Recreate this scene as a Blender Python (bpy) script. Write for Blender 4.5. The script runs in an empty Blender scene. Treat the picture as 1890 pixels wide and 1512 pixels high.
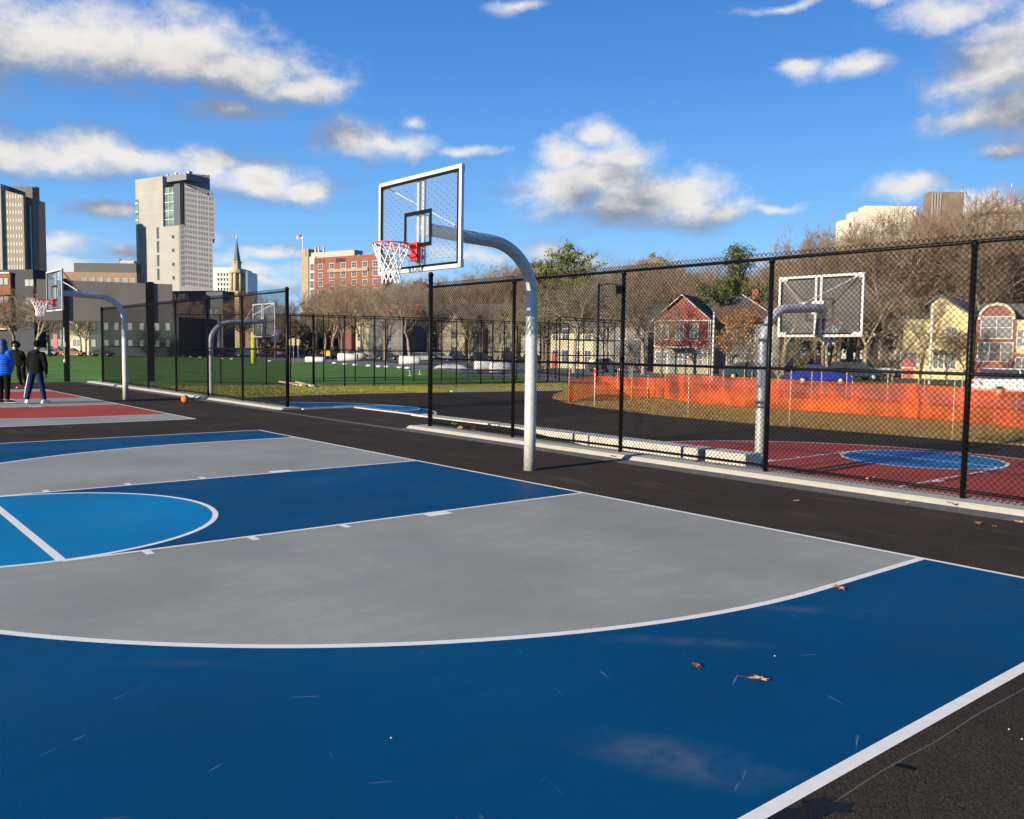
import bpy, math, random
import numpy as np
from mathutils import Vector, Matrix, Euler
R = math.radians
scene = bpy.context.scene
COL = scene.collection
rng = np.random.default_rng(7)
random.seed(7)

# ------------------------------------------------------------------ camera
F, PITCH, ROLL, YAW = 1604.5, -0.0691, 0.0126, -0.6893
CAM = np.array([-7.3871, -9.4189, 1.7411])
_fw = np.array([-math.sin(YAW)*math.cos(PITCH), math.cos(YAW)*math.cos(PITCH), math.sin(PITCH)])
_r = np.array([math.cos(YAW), math.sin(YAW), 0.0]); _u = np.cross(_r, _fw)
_R = math.cos(ROLL)*_r + math.sin(ROLL)*_u
_U = -math.sin(ROLL)*_r + math.cos(ROLL)*_u
cd = bpy.data.cameras.new('camera'); cam = bpy.data.objects.new('camera', cd); COL.objects.link(cam)
cam.matrix_world = Matrix(((_R[0], _U[0], -_fw[0], CAM[0]), (_R[1], _U[1], -_fw[1], CAM[1]), (_R[2], _U[2], -_fw[2], CAM[2]), (0, 0, 0, 1)))
cd.sensor_width = 36; cd.lens = F/1890*36; cd.clip_start = 0.1; cd.clip_end = 4000
scene.camera = cam
LOW = -0.65          # level of the field and the courts behind the fence
FW2 = _fw[:2]/np.hypot(*_fw[:2])

def ray(x, y): return _fw + (x-945)/F*_R - (y-756)/F*_U
def G(x, y, z=0.0):
    d = ray(x, y); return CAM + d*((z-CAM[2])/d[2])
def W(x, y, dist):
    d = ray(x, y); return CAM + d*(dist/(d[:2]@FW2))
def base(x, dist, z=LOW):
    p = W(x, 645, dist); return np.array([p[0], p[1], z])

# ------------------------------------------------------------------ world, sun, exposure
SUN_EL, SUN_AZ = 14.5, 2.0   # the sun stands over -x, shadows run along +x
scene.view_settings.view_transform = 'Standard'; scene.view_settings.look = 'None'
scene.view_settings.gamma = 1; scene.view_settings.exposure = 0.95
ld = bpy.data.lights.new('sun', 'SUN'); ld.energy = 5.0; ld.angle = R(0.5); ld.color = (1.0, 0.87, 0.68)
sun = bpy.data.objects.new('sun', ld); COL.objects.link(sun)
sd = Vector((math.cos(R(SUN_EL))*math.cos(R(SUN_AZ)), math.cos(R(SUN_EL))*math.sin(R(SUN_AZ)), -math.sin(R(SUN_EL))))
sun.rotation_euler = sd.to_track_quat('-Z', 'Y').to_euler(); sun.location = (-30, 0, 30)

world = bpy.data.worlds.new('World'); scene.world = world; world.use_nodes = True
def build_world():
    nt = world.node_tree; N = nt.nodes; L = nt.links; N.clear()
    def nd(t, **k):
        n = N.new(t)
        for a, b in k.items(): setattr(n, a, b)
        return n
    def math_(op, a, b=None, c=None, clamp=False, T=None):
        n = (T or nt).nodes.new('ShaderNodeMath'); n.operation = op; n.use_clamp = clamp
        for i, v in enumerate((a, b, c)):
            if v is None: continue
            if hasattr(v, 'default_value') or hasattr(v, 'is_output'): (T or nt).links.new(v, n.inputs[i])
            else: n.inputs[i].default_value = v
        return n.outputs[0]
    # cloud cores: photograph directions -> azimuth / elevation on the sky
    blobs = [(-60,60,140,75,0),(70,75,150,62,0),(190,85,150,62,0),(330,95,170,62,0),(450,135,150,50,0),(560,160,90,28,.12),(430,205,110,22,.3),
             (-20,270,110,42,0),(70,272,90,36,0),(150,275,90,40,0),(240,300,90,32,.05),(400,305,70,30,.05),(470,335,90,36,0),(560,355,80,28,.1),
             (650,258,72,38,0),(720,265,80,28,.1),(850,278,90,14,.4),
             (1045,285,62,36,.05),(1130,290,80,34,.05),(1050,355,100,48,0),(1160,375,130,42,0),(1120,330,110,50,0),(1210,360,110,44,0),(1090,250,50,26,.15),(1275,365,80,50,0),(1330,390,60,26,.1),(1430,390,70,12,.4),
             (1490,128,60,20,.12),(1580,128,80,20,.15),
             (1850,130,100,62,0),(1900,190,100,60,0),(1820,215,90,34,.15),(1740,25,130,42,.35),(1860,60,110,50,.3),(1880,280,70,20,.3),
             (200,388,80,22,.1),(60,450,190,24,.32),(290,470,170,24,.3),(510,460,70,15,.15),(620,500,200,22,.35),(440,500,150,24,.2),
             (1015,465,50,28,.15),(1075,480,60,26,.15),(1680,345,80,24,.2),(1830,375,100,30,.15),(860,470,120,22,.35),(1400,480,200,18,.45),
             (150,505,190,34,.2),(330,430,90,18,.3),(480,520,120,22,.25),(950,12,70,12,.35),(1610,8,40,16,.3),(1450,8,120,12,.45),(760,215,30,18,.35)]
    g = bpy.data.node_groups.new('cloud_field', 'ShaderNodeTree')
    g.interface.new_socket('azel', in_out='INPUT', socket_type='NodeSocketVector')
    g.interface.new_socket('dens', in_out='OUTPUT', socket_type='NodeSocketFloat')
    gi = g.nodes.new('NodeGroupInput'); go = g.nodes.new('NodeGroupOutput')
    # wavy warp so that no cloud keeps an elliptic outline
    def vm(op, a, b=None):
        n = g.nodes.new('ShaderNodeVectorMath'); n.operation = op
        for i, v in enumerate((a, b)):
            if v is None: continue
            if isinstance(v, tuple): n.inputs[i].default_value = v
            else: g.links.new(v, n.inputs[i])
        return n.outputs['Value'] if op == 'LENGTH' else n.outputs[0]
    st = vm('MULTIPLY', gi.outputs[0], (1, 1.5, 1))
    n1 = g.nodes.new('ShaderNodeTexNoise'); n1.inputs['Scale'].default_value = 13; n1.inputs['Detail'].default_value = 4
    g.links.new(st, n1.inputs['Vector'])
    w = vm('SUBTRACT', n1.outputs['Color'], (.5, .5, .5)); w = vm('MULTIPLY', w, (.05, .034, 0))
    p = vm('ADD', gi.outputs[0], w)
    acc = None
    for (bx, by, sx, sy, bias) in blobs:
        d = ray(bx, by); d = d/np.linalg.norm(d); az = math.atan2(d[0], d[1]); el = math.asin(d[2])
        k = 1/math.cos(math.atan2(abs(bx-945), F))
        v = vm('SUBTRACT', p, (az, el, 0)); v = vm('MULTIPLY', v, (F/sx*1.0, F/sy*1.0, 0)); l = vm('LENGTH', v)
        if bias: l = math_('ADD', l, bias, T=g)
        acc = l if acc is None else math_('MINIMUM', acc, l, T=g)
    n2 = g.nodes.new('ShaderNodeTexNoise'); n2.inputs['Scale'].default_value = 22; n2.inputs['Detail'].default_value = 9; n2.inputs['Roughness'].default_value = .62
    g.links.new(st, n2.inputs['Vector'])
    dd = math_('SUBTRACT', 1.42, acc, T=g)
    nn = math_('MULTIPLY', math_('SUBTRACT', n2.outputs['Fac'], .5, T=g), 1.65, T=g)
    s = math_('ADD', dd, nn, T=g)
    g.links.new(s, go.inputs[0])
    tc = nd('ShaderNodeTexCoord')
    sep = nd('ShaderNodeSeparateXYZ'); L.new(tc.outputs['Generated'], sep.inputs[0])
    az = math_('ARCTAN2', sep.outputs[0], sep.outputs[1]); el = math_('ARCSINE', sep.outputs[2])
    cb = nd('ShaderNodeCombineXYZ'); L.new(az, cb.inputs[0]); L.new(el, cb.inputs[1])
    def field(off):
        a = nd('ShaderNodeVectorMath', operation='ADD'); L.new(cb.outputs[0], a.inputs[0]); a.inputs[1].default_value = off
        q = nd('ShaderNodeGroup'); q.node_tree = g; L.new(a.outputs[0], q.inputs[0]); return q.outputs[0]
    f0 = field((0, 0, 0)); f1 = field((-.022, .044, 0))
    mr = nd('ShaderNodeMapRange', interpolation_type='SMOOTHSTEP'); L.new(f0, mr.inputs[0]); mr.inputs[1].default_value = .0; mr.inputs[2].default_value = 1.25
    dens = math_('MULTIPLY', mr.outputs[0], .97)
    # light on a cloud: thin edges turned to the sun are white, thick undersides grey
    diff = math_('SUBTRACT', f0, f1)
    lit = nd('ShaderNodeMapRange', interpolation_type='SMOOTHSTEP'); L.new(diff, lit.inputs[0]); lit.inputs[1].default_value = -.50; lit.inputs[2].default_value = 1.15
    cc = nd('ShaderNodeMix', data_type='RGBA'); L.new(lit.outputs[0], cc.inputs[0])
    cc.inputs[6].default_value = (.20, .225, .275, 1); cc.inputs[7].default_value = (.69, .665, .63, 1)
    sky = nd('ShaderNodeTexSky', sky_type='NISHITA', sun_disc=False, sun_elevation=R(SUN_EL), sun_rotation=R(270-SUN_AZ), altitude=0, air_density=1.0, dust_density=.25, ozone_density=2.2)
    hs = nd('ShaderNodeHueSaturation'); hs.inputs['Saturation'].default_value = 1.16; hs.inputs['Value'].default_value = 1.0; L.new(sky.outputs[0], hs.inputs['Color'])
    # winter air clears the low yellow band: the sky stays blue down to the horizon
    rp = nd('ShaderNodeValToRGB'); L.new(sep.outputs[2], rp.inputs[0]); e = rp.color_ramp.elements
    e[0].position = 0.0; e[0].color = (.24, .40, .58, 1); e[1].position = .6; e[1].color = (.010, .060, .235, 1)
    for q, c in ((.06, (.155, .335, .58)), (.16, (.078, .235, .51)), (.30, (.034, .142, .40)), (.42, (.020, .098, .32))):
        x = e.new(q); x.color = (*c, 1)
    gs = nd('ShaderNodeVectorMath', operation='SCALE'); L.new(rp.outputs[0], gs.inputs[0]); gs.inputs['Scale'].default_value = 11.5
    mxs = nd('ShaderNodeMix', data_type='RGBA'); mxs.inputs[0].default_value = .82; L.new(hs.outputs[0], mxs.inputs[6]); L.new(gs.outputs[0], mxs.inputs[7])
    b1 = nd('ShaderNodeBackground'); b1.inputs[1].default_value = .086; L.new(mxs.outputs[2], b1.inputs[0])
    th = nd('ShaderNodeMapRange', interpolation_type='SMOOTHSTEP'); L.new(f0, th.inputs[0]); th.inputs[1].default_value = .9; th.inputs[2].default_value = 1.8; th.inputs[3].default_value = .69; th.inputs[4].default_value = .58
    b2 = nd('ShaderNodeBackground'); L.new(th.outputs[0], b2.inputs[1]); L.new(cc.outputs[2], b2.inputs[0])
    up = nd('ShaderNodeMapRange'); L.new(sep.outputs[2], up.inputs[0]); up.inputs[1].default_value = -.01; up.inputs[2].default_value = .02
    fac = math_('MULTIPLY', dens, up.outputs[0])
    mx = nd('ShaderNodeMixShader'); L.new(fac, mx.inputs[0]); L.new(b1.outputs[0], mx.inputs[1]); L.new(b2.outputs[0], mx.inputs[2])
    out = nd('ShaderNodeOutputWorld'); L.new(mx.outputs[0], out.inputs[0])
build_world()

# ------------------------------------------------------------------ helpers
MATS = {}
def mat(name, col, rough=.7, metal=0.0, var=0.0, scale=3.0, bump=0.0, bscale=None, spec=.5, col2=None, detail=5, stretch=(1, 1, 1), world_co=False, contrast=.5, alpha=None, emit=None):
    if name in MATS: return MATS[name]
    m = bpy.data.materials.new(name); m.use_nodes = True; nt = m.node_tree; N = nt.nodes; L = nt.links
    b = N['Principled BSDF']; b.inputs['Roughness'].default_value = rough; b.inputs['Metallic'].default_value = metal
    b.inputs['Specular IOR Level'].default_value = spec
    c = (*col, 1) if len(col) == 3 else col
    b.inputs['Base Color'].default_value = c
    if var or col2 or bump:
        if world_co: src = N.new('ShaderNodeNewGeometry').outputs['Position']
        else: src = N.new('ShaderNodeTexCoord').outputs['Object']
        mp = N.new('ShaderNodeMapping'); L.new(src, mp.inputs[0]); mp.inputs['Scale'].default_value = stretch
    if var or col2:
        n = N.new('ShaderNodeTexNoise'); n.inputs['Scale'].default_value = scale; n.inputs['Detail'].default_value = detail; L.new(mp.outputs[0], n.inputs['Vector'])
        rp = N.new('ShaderNodeMapRange'); rp.inputs[1].default_value = .5-contrast*.4; rp.inputs[2].default_value = .5+contrast*.4; L.new(n.outputs['Fac'], rp.inputs[0])
        mx = N.new('ShaderNodeMix'); mx.data_type = 'RGBA'; L.new(rp.outputs[0], mx.inputs[0])
        if col2: mx.inputs[6].default_value = c; mx.inputs[7].default_value = (*col2, 1)
        else:
            mx.inputs[6].default_value = tuple(x*(1-var) for x in c[:3])+(1,); mx.inputs[7].default_value = tuple(min(1, x*(1+var)) for x in c[:3])+(1,)
        L.new(mx.outputs[2], b.inputs['Base Color'])
    if bump:
        n2 = N.new('ShaderNodeTexNoise'); n2.inputs['Scale'].default_value = bscale or scale*4; n2.inputs['Detail'].default_value = 4; L.new(mp.outputs[0], n2.inputs['Vector'])
        bp = N.new('ShaderNodeBump'); bp.inputs['Strength'].default_value = bump; bp.inputs['Distance'].default_value = .02; L.new(n2.outputs['Fac'], bp.inputs['Height']); L.new(bp.outputs[0], b.inputs['Normal'])
    if alpha is not None: b.inputs['Alpha'].default_value = alpha
    MATS[name] = m; return m

class MB:
    def __init__(s): s.v = []; s.f = []; s.m = []; s.n = 0
    def add(s, vs, fs, mi=0):
        vs = np.asarray(vs, float).reshape(-1, 3); s.v.append(vs)
        for f in fs: s.f.append(tuple(int(i)+s.n for i in f)); s.m.append(mi)
        s.n += len(vs); return s
    def box(s, x0, x1, y0, y1, z0, z1, mi=0):
        v = [(x0,y0,z0),(x1,y0,z0),(x1,y1,z0),(x0,y1,z0),(x0,y0,z1),(x1,y0,z1),(x1,y1,z1),(x0,y1,z1)]
        return s.add(v, [(3,2,1,0),(4,5,6,7),(0,1,5,4),(1,2,6,5),(2,3,7,6),(3,0,4,7)], mi)
    def bar(s, a, b, w, h=None, mi=0, up=(0, 0, 1)):
        h = h or w; a = np.array(a, float); b = np.array(b, float); d = b-a; d /= np.linalg.norm(d)
        u = np.array(up, float)
        if abs(u@d) > .95: u = np.array([1., 0, 0])
        x = np.cross(d, u); x /= np.linalg.norm(x); y = np.cross(x, d)
        c = [x*w/2*i+y*h/2*j for i, j in ((-1,-1),(1,-1),(1,1),(-1,1))]
        return s.add([a+q for q in c]+[b+q for q in c], [(3,2,1,0),(4,5,6,7),(0,1,5,4),(1,2,6,5),(2,3,7,6),(3,0,4,7)], mi)
    def tube(s, pts, rad, n=12, mi=0, cap=True, closed=False):
        P = np.asarray(pts, float); k = len(P); rad = np.broadcast_to(np.asarray(rad, float), (k,))
        T = np.gradient(P, axis=0) if not closed else np.roll(P, -1, 0)-np.roll(P, 1, 0)
        T /= np.linalg.norm(T, axis=1)[:, None]+1e-12
        ref = np.array([0, 0, 1.]) if abs(T[0][2]) < .9 else np.array([1., 0, 0])
        V = []; x = np.cross(T[0], ref); x /= np.linalg.norm(x)
        for i in range(k):
            x = x-T[i]*(x@T[i]); x /= np.linalg.norm(x); y = np.cross(T[i], x)
            a = np.arange(n)*2*math.pi/n
            V.append(P[i]+rad[i]*(np.cos(a)[:, None]*x+np.sin(a)[:, None]*y))
        fs = []
        for i in range(k if closed else k-1):
            i2 = (i+1) % k
            for j in range(n): fs.append((i*n+j, i*n+(j+1) % n, i2*n+(j+1) % n, i2*n+j))
        if cap and not closed: fs.append(tuple(range(n))[::-1]); fs.append(tuple((k-1)*n+j for j in range(n)))
        return s.add(np.concatenate(V), fs, mi)
    def lathe(s, prof, c=(0, 0, 0), n=24, mi=0):
        V = []; a = np.arange(n)*2*math.pi/n
        for r_, z in prof: V.append(np.stack([c[0]+r_*np.cos(a), c[1]+r_*np.sin(a), np.full(n, c[2]+z)], -1))
        k = len(prof); fs = [(i*n+j, i*n+(j+1) % n, (i+1)*n+(j+1) % n, (i+1)*n+j) for i in range(k-1) for j in range(n)]
        fs.append(tuple(range(n))[::-1]); fs.append(tuple((k-1)*n+j for j in range(n)))
        return s.add(np.concatenate(V), fs, mi)
    def prism(s, poly, z0, z1, mi=0):
        n = len(poly); v = [(x, y, z0) for x, y in poly]+[(x, y, z1) for x, y in poly]
        return s.add(v, [tuple(range(n))[::-1], tuple(range(n, 2*n))]+[(i, (i+1) % n, n+(i+1) % n, n+i) for i in range(n)], mi)
    def xprism(s, poly, y0, y1, mi=0):   # polygon in x,z extruded along y
        n = len(poly); v = [(x, y0, z) for x, z in poly]+[(x, y1, z) for x, z in poly]
        return s.add(v, [tuple(range(n)), tuple(range(n, 2*n))[::-1]]+[(i, n+i, n+(i+1) % n, (i+1) % n) for i in range(n)], mi)
    def yprism(s, poly, x0, x1, mi=0):   # polygon in y,z extruded along x
        n = len(poly); v = [(x0, y, z) for y, z in poly]+[(x1, y, z) for y, z in poly]
        return s.add(v, [tuple(range(n))[::-1], tuple(range(n, 2*n))]+[(i, (i+1) % n, n+(i+1) % n, n+i) for i in range(n)], mi)
    def ball(s, c, r, n=12, mi=0, sc=(1, 1, 1)):
        pr = [(max(1e-4, r*math.sin(t)), -r*math.cos(t)) for t in np.linspace(.02, math.pi-.02, n)]
        a = np.arange(2*n)*math.pi/n; V = []
        for q, z in pr: V.append(np.stack([c[0]+sc[0]*q*np.cos(a), c[1]+sc[1]*q*np.sin(a), np.full(2*n, c[2]+sc[2]*z)], -1))
        m = 2*n; fs = [(i*m+j, i*m+(j+1) % m, (i+1)*m+(j+1) % m, (i+1)*m+j) for i in range(n-1) for j in range(m)]
        fs.append(tuple(range(m))[::-1]); fs.append(tuple((n-1)*m+j for j in range(m)))
        return s.add(np.concatenate(V), fs, mi)
    def mesh(s, name, mats, smooth=False):
        me = bpy.data.meshes.new(name); V = np.concatenate(s.v) if s.v else np.zeros((0, 3))
        lens = np.array([len(f) for f in s.f]); me.vertices.add(len(V)); me.vertices.foreach_set('co', V.ravel())
        me.loops.add(int(lens.sum())); me.loops.foreach_set('vertex_index', np.fromiter((i for f in s.f for i in f), dtype=np.int32))
        me.polygons.add(len(lens)); me.polygons.foreach_set('loop_start', np.concatenate([[0], np.cumsum(lens)[:-1]]).astype(np.int32))
        me.polygons.foreach_set('material_index', np.array(s.m, dtype=np.int32))
        me.polygons.foreach_set('use_smooth', np.full(len(lens), bool(smooth)))
        me.update(calc_edges=True); me.validate()
        for m_ in (mats if isinstance(mats, (list, tuple)) else [mats]): me.materials.append(m_)
        return me
    def build(s, name, mats, parent=None, smooth=False, loc=None, rz=0):
        o = bpy.data.objects.new(name, s.mesh(name, mats, smooth)); COL.objects.link(o)
        if parent is not None: o.parent = parent
        if loc is not None: o.location = loc
        if rz: o.rotation_euler = (0, 0, rz)
        if smooth == 'auto': shade_auto(o)
        return o
def shade_auto(o):
    me = o.data; me.polygons.foreach_set('use_smooth', np.ones(len(me.polygons), dtype=bool))
    me.set_sharp_from_angle(angle=R(35))
def bevel(o, w=.01, seg=2):
    b = o.modifiers.new('bevel', 'BEVEL'); b.width = w; b.segments = seg; b.limit_method = 'ANGLE'; b.angle_limit = R(40); return o
def fastmesh(name, V, Fq, mats, smooth=False):
    """V (n,3), Fq (m,k) arrays"""
    me = bpy.data.meshes.new(name); V = np.asarray(V, float); Fq = np.asarray(Fq, np.int32); k = Fq.shape[1]
    me.vertices.add(len(V)); me.vertices.foreach_set('co', V.ravel())
    me.loops.add(Fq.size); me.loops.foreach_set('vertex_index', Fq.ravel())
    me.polygons.add(len(Fq)); me.polygons.foreach_set('loop_start', np.arange(len(Fq), dtype=np.int32)*k)
    me.polygons.foreach_set('use_smooth', np.full(len(Fq), bool(smooth)))
    me.update(calc_edges=True)
    for m_ in (mats if isinstance(mats, (list, tuple)) else [mats]): me.materials.append(m_)
    return me
def tag(o, label, cat, group=None, kind=None):
    if label: o['label'] = label
    if cat: o['category'] = cat
    if group: o['group'] = group
    if kind: o['kind'] = kind
    return o
def empty(name, loc, rz=0, label=None, cat=None, group=None):
    o = bpy.data.objects.new(name, None); o.empty_display_size = .2; COL.objects.link(o)
    o.location = tuple(float(q) for q in loc); o.rotation_euler = (0, 0, rz)
    return tag(o, label, cat, group)
def part(name, me, parent, loc=(0, 0, 0), rot=(0, 0, 0), sc=(1, 1, 1)):
    o = bpy.data.objects.new(name, me); COL.objects.link(o); o.parent = parent; o.location = tuple(float(q) for q in loc); o.rotation_euler = rot; o.scale = sc; return o
def kids(o): return [c for c in o.children]
def copy_tree(o, parent=None):
    c = o.copy(); COL.objects.link(c); c.parent = parent
    for ch in list(o.children): copy_tree(ch, c)
    return c
def struct(o): o['kind'] = 'structure'; return o
def sheet(name, poly, z, m, kind='structure'):
    mb = MB(); mb.add([(x, y, z) for x, y in poly], [tuple(range(len(poly)))])
    me = mb.mesh(name, m)
    if me.polygons[0].normal.z < 0: me.flip_normals()
    o = bpy.data.objects.new(name, me); COL.objects.link(o); o['kind'] = kind; return o

# ------------------------------------------------------------------ materials
def court_mat(name, col, patch=.35, rough=.5, scratch=.25, dust_sheen=(.42, .46, .5), cloud_sheens=()):
    """painted acrylic court: cloudy tone, worn dusty patches, thin scuffs, painted cloud reflections"""
    m = bpy.data.materials.new(name); m.use_nodes = True; nt = m.node_tree; N = nt.nodes; L = nt.links; b = N['Principled BSDF']
    geo = N.new('ShaderNodeNewGeometry'); P = geo.outputs['Position']
    def noise(sc, det, vec=None, ro=.5):
        n = N.new('ShaderNodeTexNoise'); n.inputs['Scale'].default_value = sc; n.inputs['Detail'].default_value = det; n.inputs['Roughness'].default_value = ro
        L.new(vec or P, n.inputs['Vector']); return n.outputs['Fac']
    def rng_(v, a, b_, c=0, d=1):
        r = N.new('ShaderNodeMapRange'); r.interpolation_type = 'SMOOTHSTEP'; L.new(v, r.inputs[0])
        for i, q in enumerate((a, b_, c, d)): r.inputs[i+1].default_value = q
        return r.outputs[0]
    def mul(a, b_):
        n = N.new('ShaderNodeMath'); n.operation = 'MULTIPLY'; L.new(a, n.inputs[0])
        if isinstance(b_, float): n.inputs[1].default_value = b_
        else: L.new(b_, n.inputs[1])
        return n.outputs[0]
    def mixc(f, a, b_):
        x = N.new('ShaderNodeMix'); x.data_type = 'RGBA'; L.new(f, x.inputs[0])
        for i, q in ((6, a), (7, b_)):
            if isinstance(q, tuple): x.inputs[i].default_value = (*q, 1)
            else: L.new(q, x.inputs[i])
        return x.outputs[2]
    c = mixc(rng_(noise(.55, 6, ro=.6), .3, .7), tuple(x*.80 for x in col), tuple(x*1.15 for x in col))
    rl = N.new('ShaderNodeMapping'); L.new(P, rl.inputs[0]); rl.inputs['Scale'].default_value = (.35, 5.5, 1)
    c = mixc(mul(rng_(noise(1.0, 5, rl.outputs[0], .6), .35, .7), .35), c, tuple(x*.82 for x in col))
    c = mixc(mul(rng_(noise(6, 6, ro=.6), .35, .75), .5), c, tuple(x*.9 for x in col))
    # dusty patches spread by noise
    mp = N.new('ShaderNodeMapping'); L.new(P, mp.inputs[0]); mp.inputs['Rotation'].default_value = (0, 0, .9); mp.inputs['Scale'].default_value = (.55, 1.6, 1)
    c = mixc(mul(mul(rng_(noise(.6, 6, mp.outputs[0], .6), .56, .78), rng_(noise(2.2, 5), .3, .7)), patch), c, dust_sheen)
    for (mx_, my_, ang_, lx, ly, st_) in cloud_sheens:  # pale reflections of clouds, painted into the base colour at set spots
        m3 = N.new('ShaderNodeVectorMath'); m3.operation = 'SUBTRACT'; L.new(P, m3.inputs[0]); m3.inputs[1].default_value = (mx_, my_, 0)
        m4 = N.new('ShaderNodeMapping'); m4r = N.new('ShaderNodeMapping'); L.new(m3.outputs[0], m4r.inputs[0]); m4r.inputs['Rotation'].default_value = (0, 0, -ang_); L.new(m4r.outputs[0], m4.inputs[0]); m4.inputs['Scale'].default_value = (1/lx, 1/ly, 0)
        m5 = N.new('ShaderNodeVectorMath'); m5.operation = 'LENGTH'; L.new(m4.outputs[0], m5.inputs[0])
        c = mixc(mul(mul(rng_(m5.outputs['Value'], 1.0, .1), rng_(noise(2.4, 7, ro=.65), .36, .62)), st_), c, dust_sheen)
    sc = None
    for ang, seed in ((.5, 3.), (-.9, 11.), (1.9, 29.), (2.7, 41.)):
        m2 = N.new('ShaderNodeMapping'); m2r = N.new('ShaderNodeMapping'); L.new(P, m2r.inputs[0]); m2r.inputs['Rotation'].default_value = (0, 0, ang); L.new(m2r.outputs[0], m2.inputs[0]); m2.inputs['Location'].default_value = (seed, seed*1.3, 0); m2.inputs['Scale'].default_value = (1.9, 30, 1)
        wv = N.new('ShaderNodeTexNoise'); wv.inputs['Scale'].default_value = .8; L.new(P, wv.inputs['Vector']); av = N.new('ShaderNodeVectorMath'); av.operation = 'ADD'; L.new(m2.outputs[0], av.inputs[0]); L.new(wv.outputs['Color'], av.inputs[1])
        s_ = rng_(noise(1.0, 3, av.outputs[0]), .735, .82)
        if sc is None: sc = s_
        else:
            n = N.new('ShaderNodeMath'); n.operation = 'MAXIMUM'; L.new(sc, n.inputs[0]); L.new(s_, n.inputs[1]); sc = n.outputs[0]
    c = mixc(mul(sc, scratch), c, tuple(min(1, x*.5+.45) for x in col))
    gr = N.new('ShaderNodeTexVoronoi'); gr.inputs['Scale'].default_value = 210; L.new(P, gr.inputs['Vector'])
    gv = N.new('ShaderNodeMapRange'); gv.inputs[3].default_value = .86; gv.inputs[4].default_value = 1.14; L.new(gr.outputs['Color'], gv.inputs[0])
    gm_ = N.new('ShaderNodeVectorMath'); gm_.operation = 'SCALE'; L.new(c, gm_.inputs[0]); L.new(gv.outputs[0], gm_.inputs['Scale']); c = gm_.outputs[0]
    L.new(c, b.inputs['Base Color'])
    r = rng_(noise(1.1, 5), .3, .7, rough-.06, rough+.1); L.new(r, b.inputs['Roughness'])
    bp = N.new('ShaderNodeBump'); bp.inputs['Strength'].default_value = .5; bp.inputs['Distance'].default_value = .0025; L.new(noise(160, 2), bp.inputs['Height'])
    bp2 = N.new('ShaderNodeBump'); bp2.inputs['Strength'].default_value = .12; bp2.inputs['Distance'].default_value = .01; L.new(noise(1.5, 3), bp2.inputs['Height']); L.new(bp.outputs[0], bp2.inputs['Normal'])
    L.new(bp2.outputs[0], b.inputs['Normal']); b.inputs['Specular IOR Level'].default_value = .045
    return m
M_blue = court_mat('court_dark_blue', (.0003, .066, .158), .14, .52, .40, (.085, .125, .17), cloud_sheens=((-4.52, -7.1, -1.1, .62, .26, .75), (-3.35, -6.1, -.8, .7, .13, .5), (-2.1, -6.25, -.8, .6, .12, .4), (-5.9, -4.6, -.75, .6, .1, .25)))
M_lblue = court_mat('court_light_blue', (.0004, .20, .41), .10, .52, .2)
M_grey = court_mat('court_grey', (.315, .318, .272), .25, .62, .22, (.38, .38, .36))
M_red = court_mat('court_red', (.40, .070, .040), .15, .6, .1, (.5, .35, .3))
M_dred = court_mat('court_dark_red', (.42, .070, .045), .2, .6, .1, (.4, .25, .22))
M_line = mat('line_white', (.93, .89, .78), .6, col2=(.76, .73, .64), contrast=1.1, detail=9, scale=14, bump=.15, bscale=220, world_co=True)

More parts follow.
